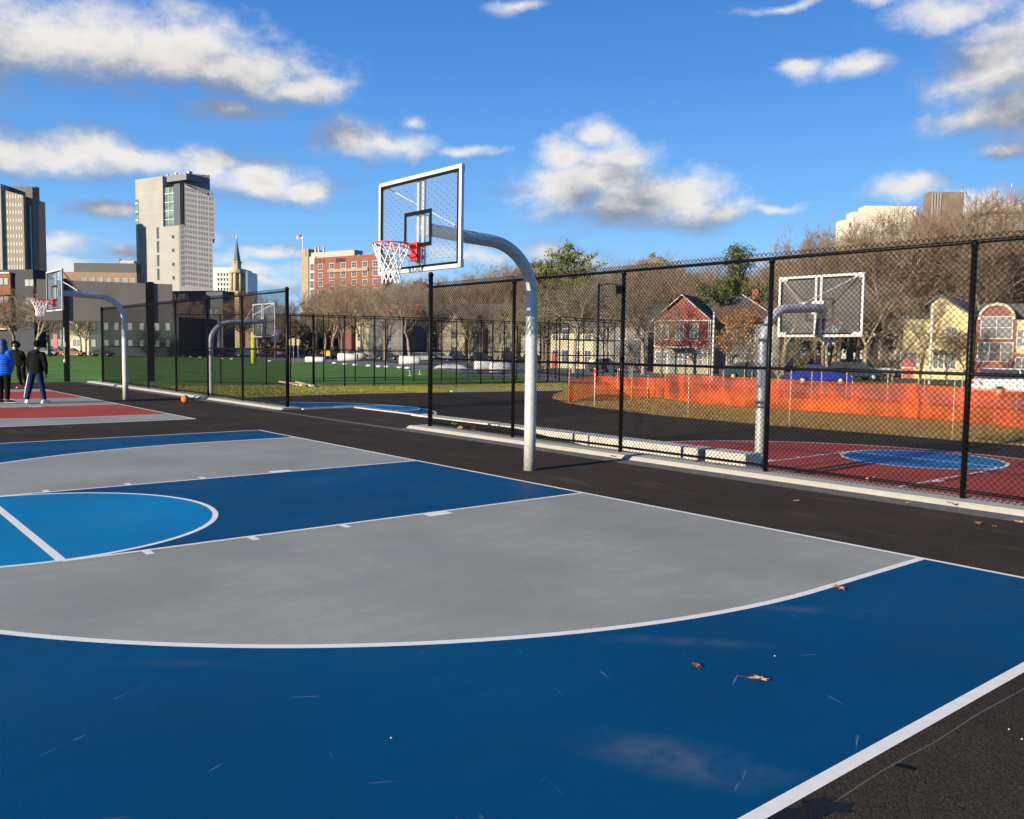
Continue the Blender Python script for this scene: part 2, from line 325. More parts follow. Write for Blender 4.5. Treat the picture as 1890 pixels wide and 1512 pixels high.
def asphalt_mat():
    m = bpy.data.materials.new('asphalt'); m.use_nodes = True; nt = m.node_tree; N = nt.nodes; L = nt.links; b = N['Principled BSDF']
    P = N.new('ShaderNodeNewGeometry').outputs['Position']
    def noise(sc, det, ro=.5, vec=None):
        n = N.new('ShaderNodeTexNoise'); n.inputs['Scale'].default_value = sc; n.inputs['Detail'].default_value = det; n.inputs['Roughness'].default_value = ro; L.new(vec or P, n.inputs['Vector']); return n.outputs['Fac']
    def rmp(v, stops):
        r = N.new('ShaderNodeValToRGB'); L.new(v, r.inputs[0]); e = r.color_ramp.elements
        while len(e) < len(stops): e.new(.5)
        for q, (p, c) in zip(e, stops): q.position = p; q.color = (*c, 1)
        return r.outputs[0]
    a = rmp(noise(.5, 6, .6), ((.3, (.040, .033, .025)), (.7, (.062, .051, .039))))
    v = N.new('ShaderNodeTexVoronoi'); v.inputs['Scale'].default_value = 130; L.new(P, v.inputs['Vector'])
    agg = rmp(v.outputs['Color'], ((.2, (.55, .55, .55)), (.8, (1.35, 1.3, 1.25))))
    mx = N.new('ShaderNodeMix'); mx.data_type = 'RGBA'; mx.blend_type = 'MULTIPLY'; mx.inputs[0].default_value = 1; L.new(a, mx.inputs[6]); L.new(agg, mx.inputs[7])
    # pale specks and light dusty smears
    sp = N.new('ShaderNodeMapRange'); L.new(noise(55, 2), sp.inputs[0]); sp.inputs[1].default_value = .74; sp.inputs[2].default_value = .78
    m2 = N.new('ShaderNodeMix'); m2.data_type = 'RGBA'; L.new(sp.outputs[0], m2.inputs[0]); L.new(mx.outputs[2], m2.inputs[6]); m2.inputs[7].default_value = (.17, .15, .13, 1)
    mp = N.new('ShaderNodeMapping'); L.new(P, mp.inputs[0]); mp.inputs['Rotation'].default_value = (0, 0, .2); mp.inputs['Scale'].default_value = (1.5, .35, 1)
    ds = N.new('ShaderNodeMapRange'); L.new(noise(1.6, 6, .65, mp.outputs[0]), ds.inputs[0]); ds.inputs[1].default_value = .56; ds.inputs[2].default_value = .76; ds.inputs[4].default_value = .55
    m3 = N.new('ShaderNodeMix'); m3.data_type = 'RGBA'; L.new(ds.outputs[0], m3.inputs[0]); L.new(m2.outputs[2], m3.inputs[6]); m3.inputs[7].default_value = (.13, .105, .085, 1)
    L.new(m3.outputs[2], b.inputs['Base Color']); b.inputs['Roughness'].default_value = .92; b.inputs['Specular IOR Level'].default_value = .04
    bp = N.new('ShaderNodeBump'); bp.inputs['Strength'].default_value = .6; bp.inputs['Distance'].default_value = .004; L.new(v.outputs['Distance'], bp.inputs['Height']); L.new(bp.outputs[0], b.inputs['Normal'])
    return m
M_asph = asphalt_mat()
M_seam = mat('seam_grey', (.115, .105, .095), .85, var=.25, scale=9, bump=.4, bscale=90, world_co=True)
M_conc = mat('concrete', (.38, .36, .30), .85, contrast=.9, var=.12, scale=5, bump=.2, bscale=70, world_co=True, detail=8)
M_conc2 = mat('concrete_wall', (.56, .52, .43), .85, var=.16, scale=3, bump=.25, bscale=50, world_co=True, detail=8)
M_track = mat('track_grey', (.14, .14, .145), .9, var=.15, scale=.6, world_co=True)
M_road = mat('road_grey', (.12, .12, .125), .9, var=.2, scale=.5, world_co=True)
M_turf = mat('turf', (.080, .185, .016), .9, var=.3, scale=.25, bump=.5, bscale=8, world_co=True, spec=.2, detail=8)
M_grass = mat('grass_ground', (.19, .19, .035), .95, col2=(.21, .16, .04), scale=.9, bump=.6, bscale=25, world_co=True, spec=.1, detail=8)
M_soil = mat('soil', (.085, .075, .055), .95, var=.3, scale=.2, world_co=True, spec=.1, detail=8)
M_galv = mat('galvanized', (.46, .455, .43), .46, .28, var=.2, scale=14, bump=.08, bscale=30, detail=6, contrast=.7)
M_alu = mat('white_frame', (.50, .50, .48), .5, .2, var=.05, scale=12)
M_blk = mat('black_vinyl', (.003, .003, .0035), .42, 0, spec=.14)
M_wire = mat('black_wire', (.002, .002, .002), .6, 0, spec=.06)
M_blkm = mat('matt_black', (.005, .005, .0055), .7, spec=.12)
M_red_s = mat('rim_red', (.62, .035, .018), .38, 0, var=.08, scale=20)
M_net = mat('net_white', (.80, .79, .75), .85)
M_bolt = mat('zinc', (.6, .6, .58), .4, .6)
def glass_mat():
    m = bpy.data.materials.new('board_glass'); m.use_nodes = True; nt = m.node_tree; N = nt.nodes; L = nt.links; N.clear()
    o = N.new('ShaderNodeOutputMaterial'); t = N.new('ShaderNodeBsdfTransparent'); t.inputs[0].default_value = (.90, .93, .95, 1)
    gl = N.new('ShaderNodeBsdfGlossy'); gl.inputs['Roughness'].default_value = .04; gl.inputs[0].default_value = (1, 1, 1, 1)
    fr = N.new('ShaderNodeLayerWeight'); fr.inputs[0].default_value = .12
    df = N.new('ShaderNodeBsdfDiffuse'); df.inputs[0].default_value = (.55, .55, .55, 1)
    m1 = N.new('ShaderNodeMixShader'); m1.inputs[0].default_value = .05; L.new(t.outputs[0], m1.inputs[1]); L.new(df.outputs[0], m1.inputs[2])
    m2 = N.new('ShaderNodeMixShader'); fm = N.new('ShaderNodeMath'); fm.operation = 'MULTIPLY'; fm.inputs[1].default_value = .30; L.new(fr.outputs['Facing'], fm.inputs[0]); L.new(fm.outputs[0], m2.inputs[0]); L.new(m1.outputs[0], m2.inputs[1]); L.new(gl.outputs[0], m2.inputs[2])
    L.new(m2.outputs[0], o.inputs[0]); return m
M_glass = glass_mat()
# ------------------------------------------------------------------ ground
sheet('ground', [(-900, -400), (1500, -400), (1500, 1600), (-900, 1600)], LOW-.06, M_soil)
# asphalt of the lower courts and the grass round it
sheet('grass_field', [(2.5, 20), (14, 20), (30, -20), (34, -14), (32, 8), (31, 22), (33, 33), (36, 40), (14, 46), (-10, 52), (-40, 60), (-40, 33), (2.5, 33)], LOW-.03, M_grass)
curve = [(17.8,-25),(17.8,-4),(17.76,0),(17.6,3.7),(17.35,7.7),(17.5,12.0),(18.2,15.8),(19.5,19.3),(21.5,22.6),(24.6,25.9),(27.5,28.2),(21.0,29.4),(15,30.2),(11,29.9),(8.3,29.3),(6.2,30.2),(3.3,33.5)]
sheet('asphalt_lower', [(3.3, -25)]+curve, LOW, M_asph)
# the upper courts: a raised slab of asphalt held by its own edge
mb = MB(); mb.prism([(-45, -16), (3.42, -16), (3.42, 5.2), (5.0, 5.2), (5.0, 12.75), (3.42, 12.75), (3.42, 34.0), (-45, 34.0)], LOW-.2, 0.0)
struct(mb.build('asphalt_court', M_asph))
# ramp between the fence and the seat wall
mb = MB(); mb.yprism([(5.2, LOW-.2), (5.2, -.004), (-2.8, LOW+.004), (-2.8, LOW-.2)], 3.42, 4.86); struct(mb.build('ramp_path', M_asph))
sheet('asphalt_seam', [(2.46, -16), (2.62, -16), (2.62, 33.5), (2.46, 33.5)], .0008, M_seam)

def strip(mb, pts, w, z):
    P = np.array(pts, float); T = np.gradient(P, axis=0); T /= np.linalg.norm(T, axis=1)[:, None]; Nn = np.stack([-T[:, 1], T[:, 0]], -1)
    a = P+Nn*w/2; b = P-Nn*w/2; k = len(P)
    V = [(x, y, z) for x, y in a]+[(x, y, z) for x, y in b]
    mb.add(V, [(i+k, i+1+k, i+1, i) for i in range(k-1)])
def arc(cx, cy, r, a0, a1, n=72): t = np.linspace(a0, a1, n); return [(cx+r*math.cos(q), cy+r*math.sin(q)) for q in t]
LW = .055
def court(cy, y0, y1, r3, xin, colors, sgn, bx, z, kw=1.83, L_=13.5, outer=True, rimx=1.6, ftx=5.79, arcc=None, yk=None):
    """sgn: direction the court runs from its baseline (-1 towards -x)"""
    X = lambda d: bx+sgn*d
    outc, inc, keyc, circ = colors
    yk = yk or (cy-kw, cy+kw)
    if outer: sheet('court_paint', [(X(0), y0), (X(L_), y0), (X(L_), y1), (X(0), y1)], z+.0005, outc)
    a = [(X(0), cy-r3), (X(rimx), cy-r3)] + [(X(rimx+r3*math.sin(q)), cy-r3*math.cos(q)) for q in np.linspace(0, math.pi, 90)] + [(X(0), cy+r3)]
    sheet('court_paint', a, z+.001, inc)
    if keyc: sheet('court_paint', [(X(0), yk[0]), (X(ftx), yk[0]), (X(ftx), yk[1]), (X(0), yk[1])], z+.0015, keyc)
    kc = (yk[0]+yk[1])/2; kr = (yk[1]-yk[0])/2
    if circ: sheet('court_paint', arc(X(ftx), kc, kr-.02, 0, 2*math.pi, 96)[:-1], z+.002, circ)
    mb = MB(); zz = z+.0025; w = LW-.003
    if outer:
        for yy, ww in ((y0, .066), (y1, .05)): strip(mb, [(X(-.025), yy), (X(L_), yy)], ww, zz)
        strip(mb, [(X(0), y0), (X(0), y1)], w, zz+.0001)
    else: strip(mb, [(X(0), cy-r3), (X(0), cy+r3)], w, zz+.0001)
    strip(mb, a, w+.012, zz+.0002)
    for yy in yk: strip(mb, [(X(.03), yy), (X(ftx), yy)], .05, zz+.0003)
    strip(mb, [(X(ftx), yk[0]), (X(ftx), yk[1])], .075, zz+.0004)
    strip(mb, arc(X(ftx), kc, kr-.03, 0, 2*math.pi, 120), LW, zz+.0005)
    for s_, yy in ((-1, yk[0]-.02), (1, yk[1]+.02)):
        for d0, d1 in ((2.06, 2.36), (3.27, 3.34), (4.2, 4.27), (5.12, 5.19)):
            V = [(X(d0), yy, zz+.0006), (X(d1), yy, zz+.0006), (X(d1), yy+s_*.15, zz+.0006), (X(d0), yy+s_*.15, zz+.0006)]
            mb.add(V, [(0, 1, 2, 3)])
    me = mb.mesh('court_lines', M_line)
    for p_ in me.polygons:
        if p_.normal.z < 0: p_.flip()
    o = bpy.data.objects.new('court_lines', me); COL.objects.link(o); struct(o)
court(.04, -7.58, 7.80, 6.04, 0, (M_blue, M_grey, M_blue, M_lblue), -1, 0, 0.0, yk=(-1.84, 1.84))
court(19.45, 11.2, 27.8, 6.45, 0, (M_grey, M_red, M_grey, M_red), -1, -.12, 0.0, yk=(17.4, 21.2))
LW = .075
court(-.12, 0, 0, 6.0, 0, (None, M_dred, None, M_lblue), 1, 7.05, LOW, outer=False, rimx=1.6, ftx=5.45, yk=(-1.85, 1.65))
court(20.45, 0, 0, 5.95, 0, (None, M_blue, None, M_lblue), 1, 4.35, LOW, outer=False, rimx=1.55, ftx=5.9, yk=(18.7, 22.2))

# kerbs under the fences
def kerb(y0, y1):
    mb = MB(); mb.xprism([(2.84, .002), (3.415, .002), (3.415, .055), (2.93, .055), (2.885, .03)][::-1], y0, y1)
    o = mb.build('fence_kerb', M_conc); struct(o)
    m2 = MB(); m2.box(2.62, 2.84, y0, y1, -.01, .0012); struct(m2.build('kerb_gutter', M_seam))
kerb(-16, 6.62); kerb(12.95, 33.6)
# painted concrete edge of the landing in the gap
mb = MB(); mb.box(3.42, 5.12, 12.755, 12.90, LOW, .03); mb.box(5.003, 5.13, 9.6, 12.755, LOW, .03); struct(mb.build('landing_edge', M_conc))
# seat wall along the ramp, cast in sections with dark joints
sw = empty('seat_wall', (4.95, 4, LOW), label='long low pale concrete seat wall with dark joints behind the chain link fence', cat='wall')
ys = [9.58, 8.75, 5.9, 3.02, .14, -.75]
for a, b in zip(ys[:-1], ys[1:]):
    mb = MB(); mb.box(4.87, 5.32, b+.025, a-.025, LOW-.1, .03); o = mb.build('wall_section', M_conc2); o.parent = sw; o.matrix_parent_inverse = Matrix.Translation(-Vector((4.95, 4, LOW))); bevel(o, .008)
for b in ys[1:-1]:
    mb = MB(); mb.box(4.90, 5.29, b-.025, b+.025, LOW-.1, .01); o = mb.build('joint', mat('joint_grey', (.10, .10, .11), .9)); o.parent = sw; o.matrix_parent_inverse = Matrix.Translation(-Vector((4.95, 4, LOW)))
# white concrete edge far behind, between asphalt and grass
mb = MB()
q = [(20.4, 29.55), (23.8, 28.95), (27.3, 28.3)]
for a, b in zip(q[:-1], q[1:]): mb.bar((*a, LOW+.05), (*b, LOW+.05), .25, .12)
struct(mb.build('white_kerb', M_conc))

# ------------------------------------------------------------------ turf field, track, street
turf = [(-70, 66), (-10, 48.6), (7, 43.8), (17, 41.9), (36, 37.6), (41, 52), (46.5, 69.5), (48.5, 80), (52, 101), (53.5, 118), (57, 146), (60, 197), (28, 214), (-90, 240)]
sheet('turf_field', turf, LOW+.004, M_turf)
mb = MB()
dv = np.array([.968, -.25]); nv = np.array([.25, .968])
for off, a0, a1, w in ((57.3, -60, 24.5, .2), (68.5, -60, 24, .12), (79.2, -60, 24, .2), (97, -60, 24, .18), (150, -60, 10, .12)):
    strip(mb, [dv*a0+nv*off, dv*a1+nv*off], w, LOW+.012)
struct(mb.build('turf_lines', mat('turf_line', (.42, .50, .40), .9)))
mb = MB()
for off in (111, 119): strip(mb, [dv*-60+nv*off, dv*17+nv*off], .3, LOW+.012)
struct(mb.build('turf_lines', mat('turf_line_yellow', (.36, .40, .08), .9)))
sheet('running_track', [(36, 37.6), (41, 52), (46.5, 69.5), (48.5, 80), (52, 101), (53.5, 118), (57, 146), (60, 197), (28, 214), (-90, 240), (-90, 262), (30, 236), (76, 210), (75, 150), (68, 118), (64, 100), (58, 80), (52, 62), (42, 36)], LOW+.002, M_track)
sheet('street', [(24, -30), (42, -30), (46, 0), (54, 24), (70, 62), (96, 130), (110, 200), (100, 215), (84, 150), (62, 80), (46, 34), (36, 12), (33, -8)], LOW+.001, M_road)
sheet('verge_grass', [(42, -30), (46, 0), (54, 24), (70, 62), (96, 130), (160, 130), (160, -60)], LOW-.02, mat('verge_green', (.07, .085, .025), .95, var=.35, scale=.3, world_co=True))

def blades(name, poly_fn, n, h, cols, label_kind='stuff'):
    V = []; pts = poly_fn(n); n = len(pts)
    ang = rng.uniform(0, 2*math.pi, n); hh = rng.uniform(.4, 1.1, n)*h; w = .012
    dx = np.cos(ang)*w; dy = np.sin(ang)*w; lx = rng.normal(0, .5, n)*hh; ly = rng.normal(0, .5, n)*hh
    A = np.stack([pts[:, 0]-dx, pts[:, 1]-dy, np.full(n, LOW-.03)], -1); B = np.stack([pts[:, 0]+dx, pts[:, 1]+dy, np.full(n, LOW-.03)], -1)
    T = np.stack([pts[:, 0]+lx, pts[:, 1]+ly, LOW-.03+hh], -1)
    V = np.stack([A, B, T], 1).reshape(-1, 3); Fq = np.arange(3*n).reshape(-1, 3)
    me = fastmesh(name, V, Fq, cols); me.polygons.foreach_set('material_index', rng.integers(0, len(cols), n).astype(np.int32))
    o = bpy.data.objects.new(name, me); COL.objects.link(o); o['kind'] = 'stuff'; tag(o, 'short dry yellow and brown grass round the asphalt', 'grass'); return o
sheet('dry_grass', curve[:12]+[(31, 31), (34, 14), (34, -14), (30, -25)], LOW-.024, mat('grass_dry', (.29, .17, .055), .95, col2=(.22, .155, .045), scale=.8, bump=.6, bscale=25, world_co=True, spec=.1, detail=8))
gm = [mat('blade_straw', (.42, .235, .075), .9), mat('blade_olive', (.27, .20, .05), .9), mat('blade_green', (.10, .15, .025), .9)]
def inpoly(P, poly):
    x, y = P[:, 0], P[:, 1]; c = np.zeros(len(P), bool); q = poly
    for i in range(len(q)):
        (x1, y1), (x2, y2) = q[i], q[i-1]
        cond = ((y1 > y) != (y2 > y)) & (x < (x2-x1)*(y-y1)/(y2-y1+1e-12)+x1); c ^= cond
    return c
def f1(n):
    P = np.stack([rng.uniform(16, 30, n), rng.uniform(-12, 34, n)], -1); low = [(3.3, -25)]+curve
    return P[~inpoly(P, low)]
def f2(n):
    P = np.stack([rng.uniform(3, 36, n), rng.uniform(28, 44, n)], -1); low = [(3.3, -25)]+curve
    return P[(~inpoly(P, low)) & (~inpoly(P, turf))]
blades('grass', f1, 60000, .045, [gm[0], mat('blade_brown', (.33, .20, .065), .9), gm[0], gm[1]])
g2 = blades('grass', f2, 60000, .07, [mat('blade_yellow_green', (.27, .26, .045), .9), gm[2], mat('blade_yellow_green', (.27, .26, .045), .9), gm[1]])
g2['label'] = 'yellow green grass strip between the asphalt and the turf field'

# ------------------------------------------------------------------ chain-link fences
def chain_mesh(w, h, pitch=.072, r=.0042, z0=0.0, wob=.0025, n=3):
    hp = pitch/2; nx = int(round(w/hp)); hx = w/nx; K = int(round(h/hp)); hz = h/K
    V = []; Fq = []
    i = np.arange(nx)[:, None]; k = np.arange(K+1)[None, :]
    y = (i+((k+i) % 2))*hx+0*k; z = z0+k*hz+0*i; x = np.where((k+i) % 2 == 0, wob, -wob)
    C = np.stack([x, y, z], -1)                       # nx, K+1, 3 : wires hang in the y-z plane
    a = np.arange(n)*2*math.pi/n+.3
    ring = np.stack([np.cos(a), np.sin(a), 0*a], -1)*r*np.array([1, 1.25, 1])
    fat = np.ones((nx, K+1)); fat[:, -2:] = 1.5 if pitch < .1 else 1; fat[:, 0] = 1.4
    V = (C[:, :, None, :]+ring[None, None]*fat[:, :, None, None]).reshape(-1, 3)
    idx = np.arange(nx*(K+1)*n).reshape(nx, K+1, n); j2 = np.roll(np.arange(n), -1)
    q = np.stack([idx[:, :-1, :], idx[:, :-1][:, :, j2], idx[:, 1:][:, :, j2], idx[:, 1:, :]], -1).reshape(-1, 4)
    return fastmesh('chain_link_mesh', V, q, M_wire)
def post_mesh(h, r, name='post', n=16):
    mb = MB(); mb.tube([(0, 0, 0), (0, 0, h)], r, n); return mb.mesh(name, M_blk, True)
def cap_mesh(r):
    mb = MB(); mb.lathe([(r*1.18, -.03), (r*1.18, .01), (r*1.0, .03), (r*.5, .05), (.004, .056)], n=16); return mb.mesh('post_cap', M_blk, True)
def fence_y(fx, ylist, rail_h, mid_h, end_h, label, endposts, z0=.055, r_line=.034, r_end=.05):
    """fence running along y at x = fx; ylist descending or ascending post positions"""
    ys = sorted(ylist); f = empty('chain_link_fence', (fx, ys[0], z0), label=label, cat='fence')
    pm = post_mesh(rail_h-z0-.02, r_line); pe = post_mesh(end_h-z0, r_end); ce = cap_mesh(r_end)
    loop = MB(); loop.tube([(0, 0, -.03), (0, 0, .045)], r_line*1.25, 12); lm = loop.mesh('loop_cap', M_blk, True)
    for y in ys:
        if y in endposts:
            p = part('end_post', pe, f, (0, y-ys[0], 0)); part('post_cap', ce, p, (0, 0, end_h-z0))
            s_ = 1 if y == ys[0] else -1
            bm = MB(); bm.bar((0, s_*(r_end+.02), .06), (0, s_*(r_end+.02), rail_h-z0-.04), .006, .018); part('tension_bar', bm.mesh('tension_bar', M_blk), f, (0, y-ys[0], 0))
            bd = MB(); bd.tube([(0, 0, -.012), (0, 0, .012)], r_end*1.12, 14); bd.box(-.006, .006, 0 if s_ > 0 else -r_end-.05, r_end+.05 if s_ > 0 else 0, -.011, .011); bdm = bd.mesh('tension_band', M_blk, True)
            for q in np.arange(.18, rail_h-.15, .38): part('tension_band', bdm, f, (0, y-ys[0], q))
        else:
            p = part('post', pm, f, (0, y-ys[0], 0)); part('loop_cap', lm, p, (0, 0, rail_h-z0-.03))
    for nm, hh, rr in (('top_rail', rail_h-z0, .024), ('middle_rail', mid_h-z0, .021), ('bottom_rail', .085, .021)):
        mb = MB(); mb.tube([(0, 0, hh), (0, ys[-1]-ys[0], hh)], rr, 12); part(nm, mb.mesh(nm, M_blk, True), f)
    cache = {}
    for a, b in zip(ys[:-1], ys[1:]):
        w = round(b-a, 2)
        if w not in cache: cache[w] = chain_mesh(w, rail_h-z0+.072, z0=.012)
        part('chain_link_mesh', cache[w], f, (-.046, a-ys[0], 0))
    return f
fence_y(3.2, [6.22, 3.40, .57, -2.25, -4.96, -7.78, -10.6], 3.05, 1.52, 3.32, 'tall black chain link fence to the right of the main basketball hoop', [6.22])
fence_y(3.2, [13.3, 16.45, 19.35, 22.5, 25.7, 28.9, 32.2], 3.27, 1.66, 3.34, 'tall black chain link fence on the left beside the orange basketball', [13.3, 32.2])

# ------------------------------------------------------------------ basketball hoops
def make_hoop(label, loc, flip, group='basketball hoops on gooseneck posts'):
    """pole base at the origin, board towards -x"""
    H = empty('basketball_hoop', loc, math.pi if flip else 0, label, 'basketball hoop', group)
    path = [(0, 0, 0), (0, 0, .6), (0, 0, 1.2), (0, 0, 2.0), (0, 0, 2.42)]
    cx, cz, rr = -.80, 2.50, .80
    for t in np.linspace(0, R(84), 14)[0:]: path.append((cx+rr*math.cos(t), 0, cz+.72*math.sin(t)))
    path += [(-1.25, 0, 3.238), (-1.6, 0, 3.26), (-1.93, 0, 3.28)]
    mb = MB(); mb.tube(path, .085, 28); o = part('gooseneck_pole', mb.mesh('gooseneck_pole', M_galv, True), H)
    bx = -2.01; by = -.085; zc = 3.32; w2, h2 = .915, .61; t = .045     # board front plane
    B = empty('backboard', (0, 0, 0)); B.parent = H; B.location = (bx, by, zc); B.rotation_euler = (0, R(.3), R(1.2))
    # frame: four hollow-section rails
    mb = MB()
    mb.box(0, t, -w2, w2, h2-.05, h2); mb.box(0, t, -w2, w2, -h2, -h2+.05)
    mb.box(0, t, -w2, -w2+.05, -h2+.05, h2-.05); mb.box(0, t, w2-.05, w2, -h2+.05, h2-.05)
    bevel(part('frame', mb.mesh('frame', M_alu), B), .005)
    mb = MB()
    for s_ in (-1, 1): mb.box(t+.002, t+.04, s_*.055-.024, s_*.055+.024, -h2+.03, h2-.02)
    bevel(part('centre_channel', mb.mesh('centre_channel', M_alu), B), .004)
    mb = MB(); mb.box(t+.001, t+.012, -.098, .098, -.045, .045); gm_ = mb.mesh('corner_gusset', M_alu)
    for sy in (-1, 1):
        for sz in (-1, 1): part('corner_gusset', gm_, B, (0, sy*(w2-.105), sz*(h2-.05)))
    mb = MB(); mb.box(.014, .024, -w2+.048, w2-.048, -h2+.048, h2-.048); part('glass_pane', mb.mesh('glass_pane', M_glass), B)
    # black rubber gasket inside the frame
    mb = MB(); g = .028; a, b = w2-.05, h2-.05
    mb.box(-.001, .030, -a, a, b-g, b); mb.box(-.001, .030, -a, a, -b, -b+g); mb.box(-.001, .030, -a, -a+g, -b+g, b-g); mb.box(-.001, .030, a-g, a, -b+g, b-g)
    part('gasket', mb.mesh('gasket', M_blkm), B)
    mb = MB(); s = .05; yy, z0_, z1_ = .305, -.30, .155
    for y0, y1, q0, q1 in ((-yy, yy, z1_-s, z1_), (-yy, yy, z0_, z0_+s), (-yy, -yy+s, z0_+s, z1_-s), (yy-s, yy, z0_+s, z1_-s)): mb.box(.008, .012, y0, y1, q0, q1)
    part('target_square', mb.mesh('target_square', M_blkm), B)
    # printed dots
    mb = MB(); nrow = 0; yv = np.arange(-a+.07, a-.04, .062)
    for i, y in enumerate(yv):
        for j, z in enumerate(np.arange(-b+.09, b-.05, .078)):
            z = z+(.039 if i % 2 else 0)
            if abs(y) < .10 or z > b-.06: continue
            if abs(y) < yy+.03 and z0_-.03 < z < z1_+.03: continue
            t_ = np.arange(6)*math.pi/3; mb.add([(.0115, y+.0085*math.cos(q), z+.0085*math.sin(q)) for q in t_], [(0, 1, 2, 3, 4, 5)])
    part('printed_dots', mb.mesh('printed_dots', mat('dot_dark', (.02, .05, .10), .6)), B)
    # struts from the arm to the top corners
    for s_ in (-1, 1):
        mb = MB(); mb.bar((bx+t+.02, by+s_*(w2-.1), zc+h2-.06), (-1.30, by*.5+s_*.03, 3.345), .032, .014); part('brace', mb.mesh('brace', M_galv), H)
    mb = MB(); mb.box(-1.36, -1.26, -.05, .05, 3.325, 3.36); mb.tube([(-1.31, -.07, 3.35), (-1.31, .07, 3.35)], .012, 8); part('brace_bracket', mb.mesh('brace_bracket', M_galv), H)
    mb = MB(); mb.box(bx+t+.041, bx+t+.055, by-.13, by+.13, 3.16, 3.42); part('mount_plate', mb.mesh('mount_plate', M_galv), H)
    # rim
    rz = 3.03; rc = np.array([bx-.155-.2286, by]); Rm = empty('rim', (rc[0], rc[1], rz)); Rm.parent = H
    th = np.linspace(0, 2*math.pi, 49)[:-1]
    mb = MB(); mb.tube([(.2286*math.cos(q), .2286*math.sin(q), 0) for q in th], .0095, 10, closed=True, cap=False)
    part('ring', mb.mesh('ring', M_red_s, True), Rm)
    mb = MB(); mb.box(.33, .384, -.075, .075, -.19, .045); mb.box(.21, .345, -.06, .06, -.012, .012)
    bevel(part('rim_plate', mb.mesh('rim_plate', M_red_s), Rm), .004)
    mb = MB()
    for s_ in (-1, 1):
        mb.tube([(.06, s_*.215, -.006), (.2, s_*.16, -.045), (.36, s_*.06, -.15)], .008, 8)
        mb.tube([(-.17, s_*.155, -.006), (.1, s_*.19, -.05), (.35, s_*.07, -.12)], .006, 8)
    part('rim_brace', mb.mesh('rim_brace', M_red_s, True), Rm)
    # net: knotted diamonds closing to a narrow mouth
    mb = MB(); n = 12; prof = [(.2286, -.008), (.190, -.13), (.145, -.22), (.120, -.29), (.112, -.35), (.118, -.41), (.112, -.46)]
    rr_ = np.random.default_rng(3)
    P = []
    for k, (q, z) in enumerate(prof):
        P.append([(q*(1+rr_.normal(0, .03))*math.cos(2*math.pi*(i+.5*(k % 2))/n), q*(1+rr_.normal(0, .03))*math.sin(2*math.pi*(i+.5*(k % 2))/n), z+rr_.normal(0, .006)) for i in range(n)])
    for k in range(len(prof)-1):
        for i in range(n):
            a_ = P[k][i]
            for j in ((i, i-1) if k % 2 == 0 else (i, i+1)): mb.tube([a_, P[k+1][j % n]], .0062 if k else .005, 5, cap=False)
            if k: mb.ball(a_, .011, 4)
    for i in range(0, n): mb.tube([P[-1][i], (P[-1][i][0]*1.02, P[-1][i][1]*1.02, P[-1][i][2]-.03)], .006, 5)
    part('net', mb.mesh('net', M_net, True), Rm)
    return H
make_hoop('large basketball hoop in front with clear dotted backboard standing beside the blue court', (.76, .05, 0), False)
make_hoop('basketball hoop by the red court on the left above the standing people', (.66, 19.62, 0), False)
make_hoop('basketball hoop behind the left fence seen from behind with its board to the right', (3.72, 20.5, LOW), True)
make_hoop('basketball hoop seen from behind through the right fence beside the dark red court', (6.28, -.02, LOW), True)

# ------------------------------------------------------------------ basketball
ball = MB(); ball.ball((0, 0, .12), .12, 20); o = ball.build('basketball', mat('ball_orange', (.55, .13, .03), .6, bump=.5, bscale=120), smooth=True, loc=(1.63, 17.0, 0))
tag(o, 'orange basketball lying on the asphalt beside the left fence', 'ball')
sm = MB()
for ax in range(3):
    pts = []
    for q in np.linspace(0, 2*math.pi, 41)[:-1]:
        p = [math.cos(q)*.1205, math.sin(q)*.1205]; p.insert(ax, 0.0); pts.append((p[0], p[1], p[2]+.12))
    sm.tube(pts, .003, 5, closed=True, cap=False)
s_ = sm.build('seam', M_blkm, o, True)

# ------------------------------------------------------------------ fallen leaves
def leaf_mesh(seed):
    r_ = random.Random(seed); n = 15; V = [(0, 0, .006)]; 
    for i in range(n):
        a = 2*math.pi*i/n; q = .045*(1 if i % 2 else .48)*(1.0+.5*abs(math.cos(a)))*r_.uniform(.85, 1.15)
        V.append((q*math.cos(a), q*math.sin(a)*.75, .002+r_.uniform(0, .011)+.007*abs(math.sin(a))))
    fs = [(0, i+1, (i+1) % n+1) for i in range(n)]
    b = len(V); V += [(-.05, 0, .005), (-.05, .004, .005), (-.12, .01, .012), (-.12, .006, .012)]; fs.append((b, b+1, b+2, b+3))
    mb = MB(); mb.add(V, fs); return mb
lm = [mat('leaf_brown', (.33, .15, .06), .7, var=.3, scale=40), mat('leaf_tan', (.46, .27, .13), .7, var=.3, scale=40), mat('leaf_rust', (.28, .085, .03), .7, var=.3, scale=40)]
